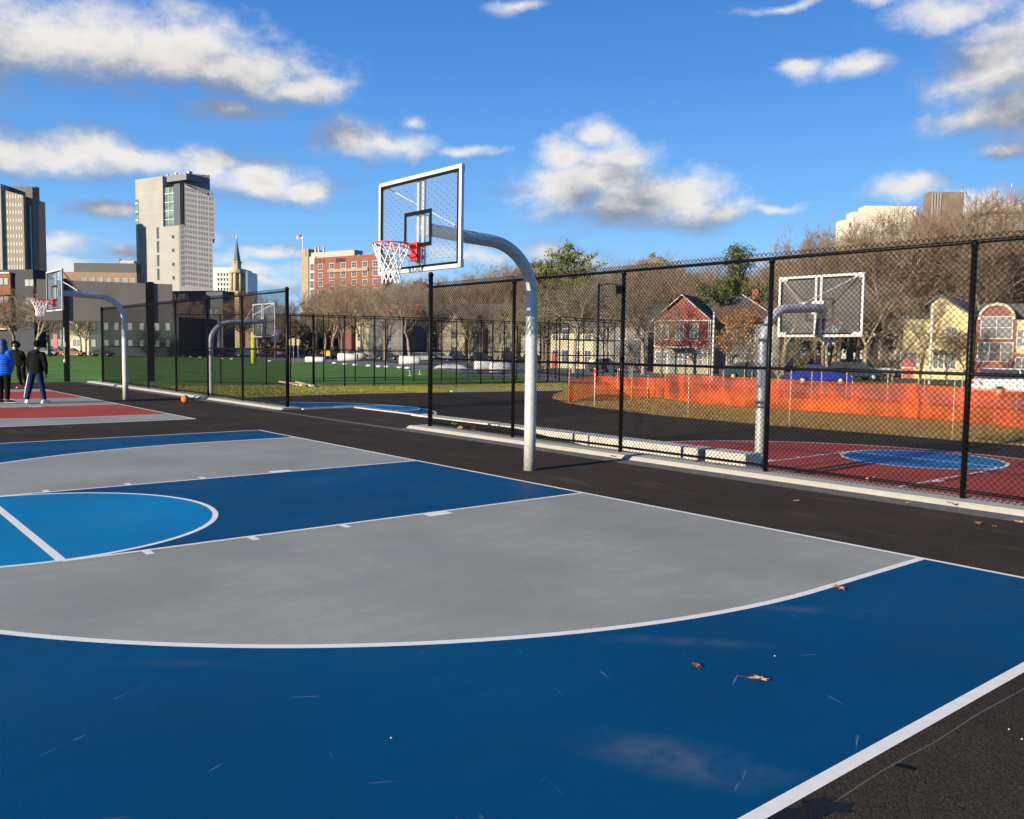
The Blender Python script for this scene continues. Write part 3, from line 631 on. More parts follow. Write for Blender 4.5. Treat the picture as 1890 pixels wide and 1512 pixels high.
leaves = [(1402,1250,.95,1,'tan oak leaf with a long stalk lying on the near dark blue paint'), (1285,1224,.75,2,'rust coloured curled leaf on the near dark blue paint left of a tan leaf'),
 (1548,1083,1.2,0,'brown leaf lying across the white three point line'), (1469,923,1.1,1,'tan leaf on the asphalt halfway along the right fence'),
 (1807,964,1.15,0,'curled brown leaf on the asphalt near the right end of the kerb'), (1836,969,.6,1,'small pale scrap of leaf on the asphalt near the right edge'),
 (1880,962,1.4,1,'large tan leaf against the kerb at the right edge'), (1674,927,1,1,'pale tan leaf at the foot of the kerb below the right hand post'),
 (1607,896,1.6,1,'big yellow tan leaf standing against the fence bottom rail'), (1504,904,.7,2,'small rust leaf on the kerb between two fence posts'),
 (1753,928,1.1,0,'brown leaf on the kerb just left of the rightmost post'), (838,789,1.6,1,'tan leaf caught in the fence mesh nearest the gap'),
 (850,795,1.3,1,'second tan leaf caught low in the mesh near the gap'), (876,797,1.5,2,'orange leaf caught in the mesh left of the main pole'),
 (1000,832,1.5,0,'brown leaf by the kerb just right of the main pole'), (1132,843,1.3,2,'rust leaf beside the fence post right of the main pole'), (1116,847,.9,1,'small tan leaf on the front of the kerb right of the main pole'),
 (1285,852,1.3,2,'orange leaf against the bottom rail in front of the seat wall'), (1320,857,1.4,1,'pale orange leaf on the kerb near the seat wall end')]
for i, (px, py, s, mi, lb) in enumerate(leaves):
    zz = .06 if py < 935 and px > 820 and i not in (3, 7) else .02
    p = G(px, py, zz)
    o = leaf_mesh(i).build('fallen_leaf', lm[mi], loc=(p[0], p[1], (.056 if zz > .05 else .003)), rz=r_ if (r_ := random.uniform(0, 6.28)) else 0)
    if i == 0: o.rotation_euler.z = -.95
    o.scale = (s, s, s*(4.5 if i in (8, 11, 12, 13) else 1)); tag(o, lb, 'leaf', 'fallen leaves on the courts')
for px, py, lb in ((1430,1213,'tiny white pebble on the near dark blue paint'), (1862,1349,'tiny pale pebble on the asphalt near the right edge'), (722,1365,'tiny white scrap on the dark blue paint near the bottom'), (1886,1367,'pale crumb of stone at the right edge of the asphalt'), (560,785,'small pale pebble on the asphalt between the two courts'), (1023,831,'small white pebble on the asphalt right of the main pole')):
    p = G(px, py); mb = MB(); mb.ball((0, 0, .004), .005, 4, sc=(1.2, .8, .7)); tag(mb.build('pebble', mat('pebble', (.6, .58, .55), .8), loc=(p[0], p[1], .004)), lb, 'pebble', 'pebbles on the courts')
mb = MB(); mb.prism([(-.035,-.011),(.0,-.016),(.04,-.01),(.036,.012),(-.006,.018),(-.032,.010)], 0, .004); p = G(1668,1418)
tag(mb.build('dark_chip', M_blkm, loc=(p[0], p[1], .003), rz=-1.25), 'flat black chip of rubber on the near right asphalt', 'debris')


# tar stains and the scored edge beside the near sideline
M_tar = mat('tar_stain', (.008, .008, .008), .6, spec=.25, bump=.6, bscale=60, world_co=True)
r_ = np.random.default_rng(9)
for px, py, sx, sy in ((1500, 1497, .16, .07), (1470, 1508, .10, .06), (1512, 1478, .07, .03)):
    p = G(px, py); q = [(p[0]+sx*math.cos(t)*r_.uniform(.7, 1.2)-.3*sy*math.sin(t), p[1]+sy*math.sin(t)*r_.uniform(.6, 1.2)-.45*sx*math.cos(t)) for t in np.linspace(0, 2*math.pi, 19)[:-1]]; sheet('tar_stain', q, .0007+sx*.002, M_tar)
mb = MB(); strip(mb, [(-6+i*.25, -7.70+.006*math.sin(i*1.7)) for i in range(34)], .006, .0007); struct(mb.build('scored_edge', M_seam))
# ------------------------------------------------------------------ trees
def tree_arrays(seed, H=12., trunk=.28, spread=.45, nlimb=7, twig=.011, lv=(6, 6, 5), upright=.35, droop=0.0, rtrunk=.24, fork=False, dens=1.0):
    r_ = np.random.default_rng(seed); segs = [[], []]       # trunk/limbs , crown twigs : list of (p0,p1,r0,r1)
    tips = []
    def walk(p, d, L, r0, r1, n, wob, trop, store):
        pts = [p]; rad = [r0]
        for i in range(n):
            d = d+r_.normal(0, wob, 3)+np.array([0, 0, trop]); d /= np.linalg.norm(d)
            q = p+d*L/n; rr = r0+(r1-r0)*(i+1)/n
            segs[store].append((p, q, rad[-1], rr)); p = q; pts.append(p); rad.append(rr)
        return pts, rad, d
    def side(d, ang):
        a = r_.normal(0, 1, 3); a -= d*(a@d); a /= np.linalg.norm(a)+1e-9
        return d*math.cos(ang)+a*math.sin(ang)
    t0 = np.array([0, 0, 0.]); 
    pts, rad, d = walk(t0, np.array([r_.normal(0, .03), r_.normal(0, .03), 1.]), H*trunk, rtrunk, rtrunk*.72, 4, .035, .05, 0)
    # leader(s)
    starts = []
    nl = 2+(seed % 2)
    for k in range(nl):
        dd = side(d, R(18 if nl == 2 else 24)+r_.uniform(0, .15))
        lp, lr, _ = walk(pts[-1], dd, H*(1-trunk)*.62*r_.uniform(.85, 1.05), rad[-1]*.72, rad[-1]*.20, 6, .10, .10, 0)
        for i in range(1, 7):
            starts.append((lp[i], lr[i], _, i/6))
    def rec(p, d, L, r0, level):
        if level == len(lv):
            return
        n = lv[level]
        store = 1
        m = max(2, 4-level)
        lp, lr, de = walk(p, d, L, r0, max(twig*.55, r0*.35), m, .16+.03*level, upright*.10-droop*.06*(level), store)
        cnt = max(1, int(round(n*dens)))
        for k in range(cnt):
            t = r_.uniform(.18, 1.0); j = min(int(t*m), m-1); f = t*m-j
            q = lp[j]*(1-f)+lp[j+1]*f; dloc = lp[j+1]-lp[j]; dloc = dloc/np.linalg.norm(dloc)
            a = r_.uniform(.45, .95)
            rec(q, side(dloc, a), L*r_.uniform(.42, .62), max(twig*.8, r0*.48), level+1)
        if level == len(lv)-1: tips.append(lp[-1])
    for (p, r0, d0, f) in starts:
        for k in range(max(2, int(nlimb*.42))):
            ang = R(62-34*f)+r_.normal(0, .15)
            axis = np.array([0, 0, 1.]); phi = r_.uniform(0, 2*math.pi)
            dd = np.array([math.cos(phi)*math.sin(ang), math.sin(phi)*math.sin(ang), math.cos(ang)])
            rec(p, dd, H*spread*(1-.55*f)*r_.uniform(.7, 1.1), r0*.55, 0)
    return segs, np.array(tips)
def seg_mesh(name, S, m, n=3):
    p0 = np.array([s[0] for s in S]); p1 = np.array([s[1] for s in S]); r0 = np.array([s[2] for s in S]); r1 = np.array([s[3] for s in S])
    d = p1-p0; d /= np.linalg.norm(d, axis=1)[:, None]+1e-9
    ref = np.where(np.abs(d[:, 2:3]) < .9, np.array([[0, 0, 1.]]), np.array([[1., 0, 0]]))
    x = np.cross(d, ref); x /= np.linalg.norm(x, axis=1)[:, None]; y = np.cross(d, x)
    a = np.arange(n)*2*math.pi/n; c = np.cos(a)[None, :, None]; s_ = np.sin(a)[None, :, None]
    A = p0[:, None]+r0[:, None, None]*(c*x[:, None]+s_*y[:, None]); B = p1[:, None]+r1[:, None, None]*(c*x[:, None]+s_*y[:, None])
    V = np.concatenate([A, B], 1).reshape(-1, 3); b = (np.arange(len(S))*2*n)[:, None]; j = np.arange(n)[None]; j2 = (j+1) % n
    Fq = np.stack([b+j, b+j2, b+n+j2, b+n+j], -1).reshape(-1, 4)
    return fastmesh(name, V, Fq, m, True)
M_bark = mat('bark_grey_brown', (.17, .125, .085), .9, var=.35, scale=4, bump=.4, bscale=20)
M_bark2 = mat('bark_pale', (.26, .21, .15), .9, var=.35, scale=4, bump=.4, bscale=20)
M_twig = mat('twig_brown', (.21, .158, .105), .9, var=.25, scale=.6)
M_twig2 = mat('twig_reddish', (.235, .16, .103), .9, var=.25, scale=.6)
M_twig3 = mat('twig_grey', (.22, .18, .13), .9, var=.25, scale=.6)
VAR = []
specs = [dict(seed=11, H=12, spread=.36, nlimb=9, lv=(6, 6, 5), upright=.6), dict(seed=22, H=12, spread=.42, nlimb=8, lv=(6, 6, 5), upright=.3, trunk=.22),
         dict(seed=34, H=12, spread=.33, nlimb=9, lv=(6, 6, 5), upright=.9), dict(seed=45, H=12, spread=.45, nlimb=8, lv=(6, 6, 5), upright=.2, trunk=.30),
         dict(seed=58, H=12, spread=.28, nlimb=8, lv=(5, 6, 5), upright=1.3, trunk=.16),
         dict(seed=63, H=12, spread=.34, nlimb=7, lv=(6, 5, 4), upright=1.0, trunk=.3, rtrunk=.2, twig=.015)]
for i, sp in enumerate(specs):
    S, tips = tree_arrays(**sp)
    zmax = max(s[1][2] for s in S[1]); k = sp['H']/zmax
    S = [[(a*k, b*k, c, d) for a, b, c, d in q] for q in S]
    VAR.append((seg_mesh('trunk', S[0], M_bark2 if i in (1, 3) else M_bark, 8), [seg_mesh('crown', S[1], m_, 3) for m_ in (M_twig, M_twig2, M_twig3)], tips*k))
def tree(px, depth, top, v, tw=0, label='', group='bare winter trees', wide=1.0, basez=LOW, name='bare_tree', pos=None):
    b = base(px, depth, basez) if pos is None else np.array([*pos, basez])
    zt = W(px, top, depth)[2] if pos is None else top
    s = (zt-basez)/12.0
    t = empty(name, b, random.uniform(0, 6.28), label, 'tree', group)
    t.scale = (s*wide, s*wide, s)
    part('trunk', VAR[v][0], t); part('crown', VAR[v][1][tw], t)
    return t
def outline(px):
    xs = [540,560,590,620,650,700,740,780,830,880,920,950,985,1050,1090,1130,1180,1215,1240,1290,1330,1400,1450,1480,1520,1560,1600,1640,1700,1760,1800,1840,1880,1920]
    ys = [560,545,522,506,500,508,500,497,500,484,474,472,462,470,484,468,460,448,462,470,484,492,448,432,404,388,380,372,350,334,345,385,335,340]
    return float(np.interp(px, xs, ys))
GB = 'bare trees of the brown wood behind the houses'
def zone(px):
    if px < 800: return 'bare tree in the brown mass in front of the red brick mid rise'
    if px < 1010: return 'bare tree of the brown wood behind the tan row house'
    if px < 1200: return 'bare tree of the brown wood behind the dark roofed grey house'
    if px < 1440: return 'bare tree of the brown wood behind the red gabled house'
    if px < 1660: return 'bare tree of the tall wood below the cream tower block'
    return 'bare tree of the tall wood behind the yellow and maroon houses'
def massline(px): return outline(px) if px < 1430 else float(np.interp(px, [1430, 1480, 1560, 1680, 1760, 1890], [470, 452, 442, 440, 425, 430]))
k = 0
for layer, (d0, step, drop, lo) in enumerate(((238, 24, 0, 560), (168, 31, 14, 800), (142, 38, 26, 1010))):
    px = lo
    while px < 1915:
        j = random.uniform(-7, 7); dd = d0+random.uniform(-10, 10)-((35 if layer else 65) if px > 1430 else 0)+(45 if layer == 1 and px < 1000 else 0)
        tree(px+j, dd, massline(px+j)+drop*random.uniform(.3, 1.4)+random.uniform(0, 16)*(layer == 0), random.choice((0, 2, 4, 0, 1)), random.choice((0, 1, 1, 2)), zone(px+j), GB, wide=random.uniform(.95, 1.3))
        px += step*random.uniform(.85, 1.15)
for (px, d, top, v, tw, lb) in (
    (66, 150, 508, 1, 1, 'bare brown tree in front of the charcoal row at the far left behind the people'),
    (28, 158, 528, 0, 1, 'bare brown tree before the brick bays at the left edge'), (92, 162, 540, 2, 1, 'bare tree left of the scoreboard column behind the rim of the left hoop'), (150, 172, 560, 3, 0, 'bare tree whose pale trunk stands below the scoreboard beside the cream wall'), (158, 176, 566, 0, 0, 'thin bare tree just right of the pale trunk below the scoreboard'),
    (322, 190, 536, 0, 1, 'bare tree at the right end of the scoreboard panel'), (362, 205, 545, 2, 1, 'bare tree in front of the long slate building'), (398, 214, 548, 4, 1, 'slender bare tree just left of the church tower'),
    (448, 215, 536, 0, 1, 'bare tree at the right foot of the church tower'), (478, 190, 527, 1, 1, 'round bare tree right of the church behind the far hoop'), (508, 180, 536, 0, 0, 'bare tree at the post that ends the left fence'), (535, 200, 552, 2, 1, 'low bare tree just right of the left fence end post'),
    (584, 160, 530, 3, 0, 'bare tree standing right behind the corner of the far fence'), (612, 150, 512, 1, 0, 'bare tree with wide crown left of the red roofed cottage'), (632, 172, 505, 0, 1, 'tall bare tree behind the first cottage tree'), 
    (668, 134, 515, 1, 2, 'spreading bare tree before the cream gable of the cottage'), (711, 118, 507, 3, 2, 'thick trunked bare tree in front of the red cottage roof'), (757, 112, 500, 1, 2, 'thick trunked bare tree between the cottage and the right fence end post'), (790, 130, 505, 0, 0, 'bare tree directly behind the end post of the right fence'),
    (866, 108, 540, 3, 0, 'bare tree before the first two gables of the tan row'), (924, 104, 532, 1, 0, 'dark branched bare tree before the middle of the tan row'), (1008, 96, 512, 0, 2, 'bare tree just right of the main hoop pole'), (1060, 92, 500, 3, 2, 'bare tree beside the tall black lamp pole'), (1120, 98, 505, 1, 2, 'pale barked bare tree left of the fence post in front of the grey house'),
    (1188, 88, 505, 3, 0, 'bare tree touching the left corner of the red gabled house'), (1445, 92, 470, 1, 0, 'bare tree right behind the second fence post from the right'), (1490, 98, 418, 5, 1, 'bare tree left of the forked tree behind the white board'),
    (1527, 84, 520, 3, 2, 'left stem of the forked pale tree under the white backboard'), (1597, 84, 500, 3, 2, 'right stem of the forked pale tree right of the white backboard'), (1640, 92, 372, 5, 1, 'bare tree left of the yellow house'), (1690, 100, 362, 5, 1, 'tall bare tree rising before the dark glass tower'), (1745, 112, 332, 5, 1, 'tallest bare tree with fanned top above the yellow house'),
    (1778, 104, 342, 5, 1, 'tall bare tree right of the dark glass tower'), (1715, 96, 352, 5, 0, 'bare tree right in front of the dark glass tower'), (1662, 104, 366, 5, 1, 'bare tree before the right half of the cream tower block'), (1806, 100, 352, 5, 1, 'bare tree between the dark glass tower and the square office tower'), (1538, 106, 408, 5, 1, 'bare tree at the left end of the tall wood'), (1222, 82, 560, 5, 2, 'bare tree standing before the red gable'), (1700, 78, 528, 5, 2, 'bare tree before the low wing of the yellow house'), (1820, 92, 440, 1, 0, 'bare tree over the maroon house roof'), (1885, 98, 328, 5, 1, 'tall bare tree at the right edge before the square office tower'), (1610, 118, 384, 5, 1, 'bare tree in front of the cream tower block'), (1565, 112, 392, 5, 1, 'slim bare tree at the left corner of the cream tower block')):
    tree(px, d*(1.42 if 540 < px < 1000 and d < 170 else 1.0), top, v, tw, lb, 'bare trees along the street', wide=random.uniform(1.0, 1.2)*(1.35 if px < 100 else 1))
# shrubs and thin stems under the trees on the right
def bush(px, d, top, lb, wide=1.2): tree(px, d, top, 4, random.choice((0, 2)), lb, 'leafless shrubs by the street', wide=wide, name='shrub')
for i, (px, lb) in enumerate(((1440, 'leafless shrub at the foot of the second fence post from the right'), (1480, 'leafless shrub above the blue car'), (1625, 'leafless shrub right of the forked tree'), (1650, 'leafless shrub at the left corner of the yellow house'), (1700, 'leafless shrub before the yellow house door'), (1870, 'leafless shrub in front of the maroon house'), (1165, 'leafless shrub left of the red gabled house'), (1390, 'leafless shrub right of the orange leaved oak'))):
    bush(px, 72+i % 3*3, 615+(i % 3)*8, lb, 1.3)

def leaf_cloud(name, pts, size, mats_, n_per, spreadr, seed, flat=.5):
    r_ = np.random.default_rng(seed); P = np.repeat(pts, n_per, 0)+r_.normal(0, spreadr, (len(pts)*n_per, 3)); n = len(P)
    a = r_.normal(0, 1, (n, 3)); a /= np.linalg.norm(a, axis=1)[:, None]; b = r_.normal(0, 1, (n, 3)); b -= a*(a*b).sum(1)[:, None]; b /= np.linalg.norm(b, axis=1)[:, None]
    s = size*r_.uniform(.6, 1.3, n)[:, None]
    V = np.stack([P-a*s, P+b*s*flat, P+a*s, P-b*s*flat], 1).reshape(-1, 3)
    me = fastmesh(name, V, np.arange(4*n).reshape(-1, 4), mats_); me.polygons.foreach_set('material_index', r_.integers(0, len(mats_), n).astype(np.int32)); return me
def pine(px, depth, top, label, wide=1.0, seed=1, H=12., open_=.0, pal=1.):
    r_ = np.random.default_rng(seed); S = [((np.array([0, 0, 0.])), np.array([0, 0, H*.98]), .22, .03)]; tips = []; br = []
    for z in np.arange(H*.22, H*.98, H*.040):
        f = (z/H-.22)/.76; nb = 6; L0 = H*.24*wide*(1-f)**.75*(.75+.5*math.sin(f*9+seed))+.3
        for k in range(nb):
            if r_.random() < open_: continue
            phi = r_.uniform(0, 6.28); L = L0*r_.uniform(.6, 1.2); up = r_.uniform(.05, .4)+.3*f
            p = np.array([0, 0, z]); d = np.array([math.cos(phi), math.sin(phi), up]); d /= np.linalg.norm(d); q = p+d*L
            br.append((p, q, .035, .01))
            for t in np.linspace(.3, 1, max(3, int(L*3.2))): tips.append(p+d*L*t+np.array([0, 0, .1*t]))
    t = empty('pine_tree', base(px, depth), 0, label, 'tree'); s = (W(px, top, depth)[2]-LOW)/H; t.scale = (s, s, s)
    part('trunk', seg_mesh('trunk', S, M_bark, 8), t); part('branches', seg_mesh('branches', br, M_bark, 4), t)
    part('needles', leaf_cloud('needles', np.array(tips), .17, [mat('needle_%s_%d' % (n_, int(pal*10)), tuple(q*k for q, k in zip(c_, (pal, pal**.8, pal**.6))), .8) for n_, c_ in (('dark', (.035, .05, .014)), ('mid', (.07, .09, .022)), ('light', (.13, .14, .035)))], 18, .20, seed, .28), t)
    return t
pine(1357, 100, 455, 'dark green pine tree standing behind the roof of the red gabled house', 2.1, 5, pal=.75)
pine(1046, 128, 447, 'yellow green pine with open ragged crown rising over the treeline', 1.9, 8, open_=.5, pal=1.5)
pine(1010, 124, 478, 'lower olive pine crown just left of the ragged yellow green pine', 1.6, 9, open_=.45, pal=1.3)
def leafy(px, depth, top, v, cols, label, name, n=7, wide=1., size=.13):
    b = base(px, depth); s = (W(px, top, depth)[2]-LOW)/12.0
    t = empty(name, b, 1.0, label, 'tree'); t.scale = (s*wide, s*wide, s)
    part('trunk', VAR[v][0], t); part('crown', VAR[v][1][0], t)
    tp = VAR[v][2]; part('leaves', leaf_cloud('leaves', tp[::2], size/s*.8, cols, n, .35, 3), t)
leafy(1345, 78, 572, 4, [mat('oak_leaf_a', (.36, .17, .045), .7), mat('oak_leaf_b', (.25, .105, .03), .7)], 'young oak with orange brown leaves in front of the red gabled house', 'oak_tree', 4, 1.25, .12)
leafy(1750, 72, 600, 3, [mat('beech_leaf_a', (.20, .105, .05), .7), mat('beech_leaf_b', (.13, .065, .035), .7)], 'low spreading tree with dull brown leaves in front of the yellow house', 'oak_tree', 1, 1.2, .12)

# ------------------------------------------------------------------ buildings
M_win = mat('window_dark', (.045, .055, .065), .25, 0, spec=.6, var=.3, scale=.3)
M_wing = mat('window_pale', (.20, .25, .28), .25, spec=.6)
M_trim = mat('trim_white', (.56, .54, .48), .7)
def win_mesh(w, h, mullion=True, frame=M_trim, glass=M_win, t=.06, fw=.07):
    mb = MB(); mb.box(-w/2, w/2, -t*.5, .02, -h/2, h/2, 1)
    mb.box(-w/2-fw, w/2+fw, -t, .02, h/2, h/2+fw); mb.box(-w/2-fw, w/2+fw, -t-.02, .02, -h/2-fw, -h/2)
    mb.box(-w/2-fw, -w/2, -t, .02, -h/2, h/2); mb.box(w/2, w/2+fw, -t, .02, -h/2, h/2)
    if mullion: mb.box(-.025, .025, -t*.8, .02, -h/2, h/2); mb.box(-w/2, w/2, -t*.75, .02, -.02, .02)
    return mb.mesh('window', [frame, glass])
class Bld:
    """local frame: +x runs to the right along the face, +y away, origin at the face's left foot"""
    def __init__(s, name, pxl, dl, pxr, dr, label, cat='building', basez=LOW, group=None):
        a = base(pxl, dl, basez); b = base(pxr, dr, basez); s.len = float(np.hypot(*(b-a)[:2])); s.a = a
        s.ang = math.atan2(b[1]-a[1], b[0]-a[0]); s.o = empty(name, a, s.ang, label, cat, group); s.pl, s.pr, s.dl, s.dr = pxl, pxr, dl, dr; s.nw = 0; s.extra = None
    def z(s, py, px=None, right=False):
        px = (s.pr if right else s.pl) if px is None else px; d = s.dr if right else s.dl
        return W(px, py, d)[2]-s.a[2]
    def fx(s, px):
        """local x on the face plane seen at pixel column px"""
        d = ray(px, 600)[:2]; c = CAM[:2]; t = np.array([math.cos(s.ang), math.sin(s.ang)]); n = np.array([-t[1], t[0]])
        k = ((s.a[:2]-c)@n)/(d@n); return float((c+d*k-s.a[:2])@t)
    def zx(s, px, py):
        d = ray(px, py); c = CAM; t = np.array([math.cos(s.ang), math.sin(s.ang)]); n = np.array([-t[1], t[0]])
        k = ((s.a[:2]-c[:2])@n)/(d[:2]@n); return float(c[2]+d[2]*k-s.a[2])
    def part(s, name, mb, m, smooth=False): return part(name, mb.mesh(name, m, smooth), s.o)
    def box(s, name, m, x0, x1, y0, y1, z0, z1):
        mb = MB(); mb.box(x0, x1, y0, y1, z0, z1); return s.part(name, mb, m)
    def windows(s, xs, zs, wm, side=None, limit=95, name='window', skip=0.0, y=0.0):
        """grid of windows; beyond the limit the rest share one mesh"""
        r_ = np.random.default_rng(int(abs(s.a[0])*7) % 999)
        for z in zs:
            for x in xs:
                if skip and r_.random() < skip: continue
                if side is None: loc, rot = (x, y, z), (0, 0, 0)
                else: loc, rot = (side, x, z), (0, 0, R(90))
                if s.nw < limit: part(name, wm, s.o, loc, rot); s.nw += 1
                else:
                    if s.extra is None: s.extra = []
                    s.extra.append((wm, loc, rot))
    def finish(s):
        if not s.extra: return
        V = []; Fs = []; MI = []; n = 0
        wm0 = s.extra[0][0]
        mb = MB()
        for wm, loc, rot in s.extra:
            M_ = Matrix.Translation(loc) @ Euler(rot).to_matrix().to_4x4(); 
            vs = [tuple(M_ @ v.co) for v in wm.vertices]; n0 = mb.n; mb.v.append(np.array(vs)); mb.n += len(vs)
            for p in wm.polygons: mb.f.append(tuple(i+n0 for i in p.vertices)); mb.m.append(p.material_index)
        me = mb.mesh('windows', list(wm0.materials)); o = part('windows', me, s.o); o['kind'] = 'stuff'
    def gable(s, x0, x1, y0, y1, z0, zr, over=.35, m=None, name='roof', t=.16):
        """roof whose ridge runs away from the viewer (gable end faces us)"""
        xm = (x0+x1)/2; mb = MB(); k = (zr-z0)/(xm-x0)
        for s_ in (-1, 1):
            xe = xm+s_*((x1-x0)/2+over); ze = z0-k*over
            pts = [(xe, ze), (xm, zr), (xm, zr+t), (xe, ze+t)]
            if s_ > 0: pts = pts[::-1]
            mb.xprism(pts, y0-over, y1+over)
        return s.part(name, mb, m)
    def gable_wall(s, x0, x1, y0, y1, z0, zr, m, name='gable_wall'):
        mb = MB(); mb.xprism([(x0, z0), (x1, z0), ((x0+x1)/2, zr)], y0, y1); return s.part(name, mb, m)
    def barge(s, x0, x1, y, z0, zr, over=.35, w=.22, m=M_trim):
        xm = (x0+x1)/2; k = (zr-z0)/(xm-x0)
        for s_ in (-1, 1):
            mb = MB(); mb.bar((xm+s_*((x1-x0)/2+over), y, z0-k*over), (xm, y, zr), .06, w, up=(0, 1, 0)); s.part('bargeboard', mb, m)
    def sideroof(s, x0, x1, y0, y1, z0, zr, over=.4, m=None, name='roof', t=.18):
        """ridge runs along the face"""
        ym = (y0+y1)/2; mb = MB(); k = (zr-z0)/(ym-y0)
        for s_ in (-1, 1):
            ye = ym+s_*((y1-y0)/2+over); ze = z0-k*over
            pts = [(ye, ze), (ym, zr), (ym, zr+t), (ye, ze+t)]
            if s_ > 0: pts = pts[::-1]
            mb.yprism(pts, x0-over, x1+over)
        return s.part(name, mb, m)
M_tan = mat('clapboard_tan', (.27, .235, .16), .85, var=.08, scale=2, stretch=(.2, .2, 12))
M_tan2 = mat('clapboard_cream', (.42, .38, .265), .85, var=.08, scale=2, stretch=(.2, .2, 12))
M_redc = mat('clapboard_red', (.235, .062, .052), .85, var=.1, scale=2, stretch=(.2, .2, 12))
M_yel = mat('clapboard_yellow', (.54, .455, .225), .85, var=.06, scale=2, stretch=(.2, .2, 12))
M_greyw = mat('clapboard_grey', (.17, .17, .165), .85, var=.08, scale=2, stretch=(.2, .2, 12))
M_maroon = mat('clapboard_maroon', (.19, .075, .065), .85, var=.1, scale=2, stretch=(.2, .2, 12))
M_roofg = mat('roof_grey', (.07, .07, .072), .9, var=.25, scale=3)
M_roofb = mat('roof_brown', (.095, .055, .04), .9, var=.25, scale=3)
M_roofr = mat('roof_red', (.30, .055, .03), .9, var=.15, scale=3)
M_brick = mat('brick_red', (.185, .068, .046), .9, var=.15, scale=1.5)
M_brickt = mat('brick_tan', (.27, .215, .15), .9, var=.12, scale=1.5)
WS = win_mesh(.95, 1.5); WL = win_mesh(1.5, 1.5); WT = win_mesh(.8, 1.7)

# red gabled house
b = Bld('red_gabled_house', 1207, 96, 1312, 93, 'tan and brick red gabled house with grey and brown roofs behind the orange leaved oak', 'house')
zE, zR = b.zx(1207, 592), b.zx(1256, 546); L_ = b.len
b.box('ground_floor_wall', M_tan, 0, L_, 0, 10, -.5, zE*.5); b.box('upper_wall', M_redc, 0, L_, -.06, 10, zE*.5, zE)
b.gable_wall(0, L_, -.06, 10, zE, zR, M_redc); b.gable(0, L_, 0, 10, zE, zR, m=M_roofg); b.barge(0, L_, -.45, zE+.08, zR+.08)
b.box('trim_band', M_trim, 0, L_, -.09, -.061, zE-.06, zE+.06); b.box('trim_band', M_trim, 0, L_, -.09, -.061, zE*.5-.06, zE*.5+.05)
for px, w in ((1222, WL), (1255, WT), (1282, WT)): b.windows([b.fx(px)], [zE*.78], w, y=-.06)
for px, w in ((1224, WL), (1262, WS), (1290, WS)): b.windows([b.fx(px)], [zE*.27], w)
for x in (.02, L_-.16): b.box('corner_board', M_trim, x, x+.14, -.10, -.061, zE*.5, zE-.1)
b.box('porch_roof', M_roofg, b.fx(1240), b.fx(1276), -1.6, -.07, zE*.46, zE*.49)
for x in (b.fx(1241), b.fx(1275)): b.box('porch_post', M_trim, x-.06, x+.06, -1.5, -1.38, -.1, zE*.46)
b.box('front_door', mat('door_green', (.05, .10, .08), .5), b.fx(1245)-.4, b.fx(1245)+.45, -.08, 0, -.1, 2.0)
b.box('downspout', M_trim, L_-.3, L_-.22, -.16, -.1, 0, zE); b.box('chimney', M_brick, L_+3, L_+3.7, 5, 5.7, zE, zR+.9)
x2 = b.fx(1430)
b.box('side_wing_wall', M_greyw, L_, x2, 2.5, 11, -.5, zE*1.0); b.sideroof(L_-3, x2-4.2, 2.5, 10, zE, zR, m=M_roofg, name='wing_roof')
b.sideroof(x2-7, x2-.6, 2.2, 11, zE*1.02, zR+.02, m=M_roofb, name='brown_roof')
b.windows([x2-5, x2-3, x2-1.2], [zE*.27, zE*.75], WS, y=2.5); b.finish()
mb = MB(); mb.bar((x2-3.9, 1.9, zR+.15), (x2+.1, 1.9, zE+.2), .08, .25, up=(0, 1, 0)); b.part('bargeboard', mb, M_tan2)

# yellow gabled house
b = Bld('yellow_gabled_house', 1662, 88, 1790, 84, 'pale yellow gabled house behind the fence on the right with a lower left wing', 'house')
x1 = b.fx(1716); L_ = b.len; zE, zR = b.zx(1790, 584), b.zx(1735, 547)
b.box('wall', M_yel, x1, L_, 0, 9, -.5, zE); b.box('wing_wall', M_yel, 0, x1, .8, 8, -.5, b.zx(1670, 588)); b.box('wing_roof', M_roofg, -.3, x1, .5, 8.3, b.zx(1670, 588), b.zx(1670, 582))
xr = b.fx(1734)
mb = MB(); mb.xprism([(x1, zE), (L_, zE), (xr, zR), (x1, zR-.9)], 0, 9); b.part('gable_wall', mb, M_yel)
mb = MB(); mb.xprism([(L_+.4, zE-.2), (L_+.4, zE+.0), (xr, zR+.2), (xr, zR)], -.4, 9.3); b.part('roof', mb, M_roofg)
mb = MB(); mb.xprism([(xr, zR), (xr, zR+.2), (x1-.5, zR-.7), (x1-.5, zR-.95)], -.4, 9.3); b.part('roof', mb, M_roofg)
for px, z in ((1757, .70), (1757, .3), (1735, .3)): b.windows([b.fx(px)], [zE*z], WS)
b.windows([b.fx(1676)], [zE*.3], WL, y=.8); b.box('door', mat('door_red', (.30, .05, .04), .6), b.fx(1668)-.1, b.fx(1668)+.9, .74, .8, -.3, 1.9); b.finish()
b.box('downspout', M_trim, L_-.12, L_-.04, -.1, -.02, 0, zE); b.box('corner_board', M_trim, x1+.02, x1+.16, -.04, -.001, 0, zE-.6); b.box('porch_roof', M_roofg, b.fx(1724), b.fx(1748), -1.3, -.02, zE*.44, zE*.47)
b.box('eave_trim', M_trim, L_+.02, L_+.3, -.3, 9, zE-.35, zE-.2)

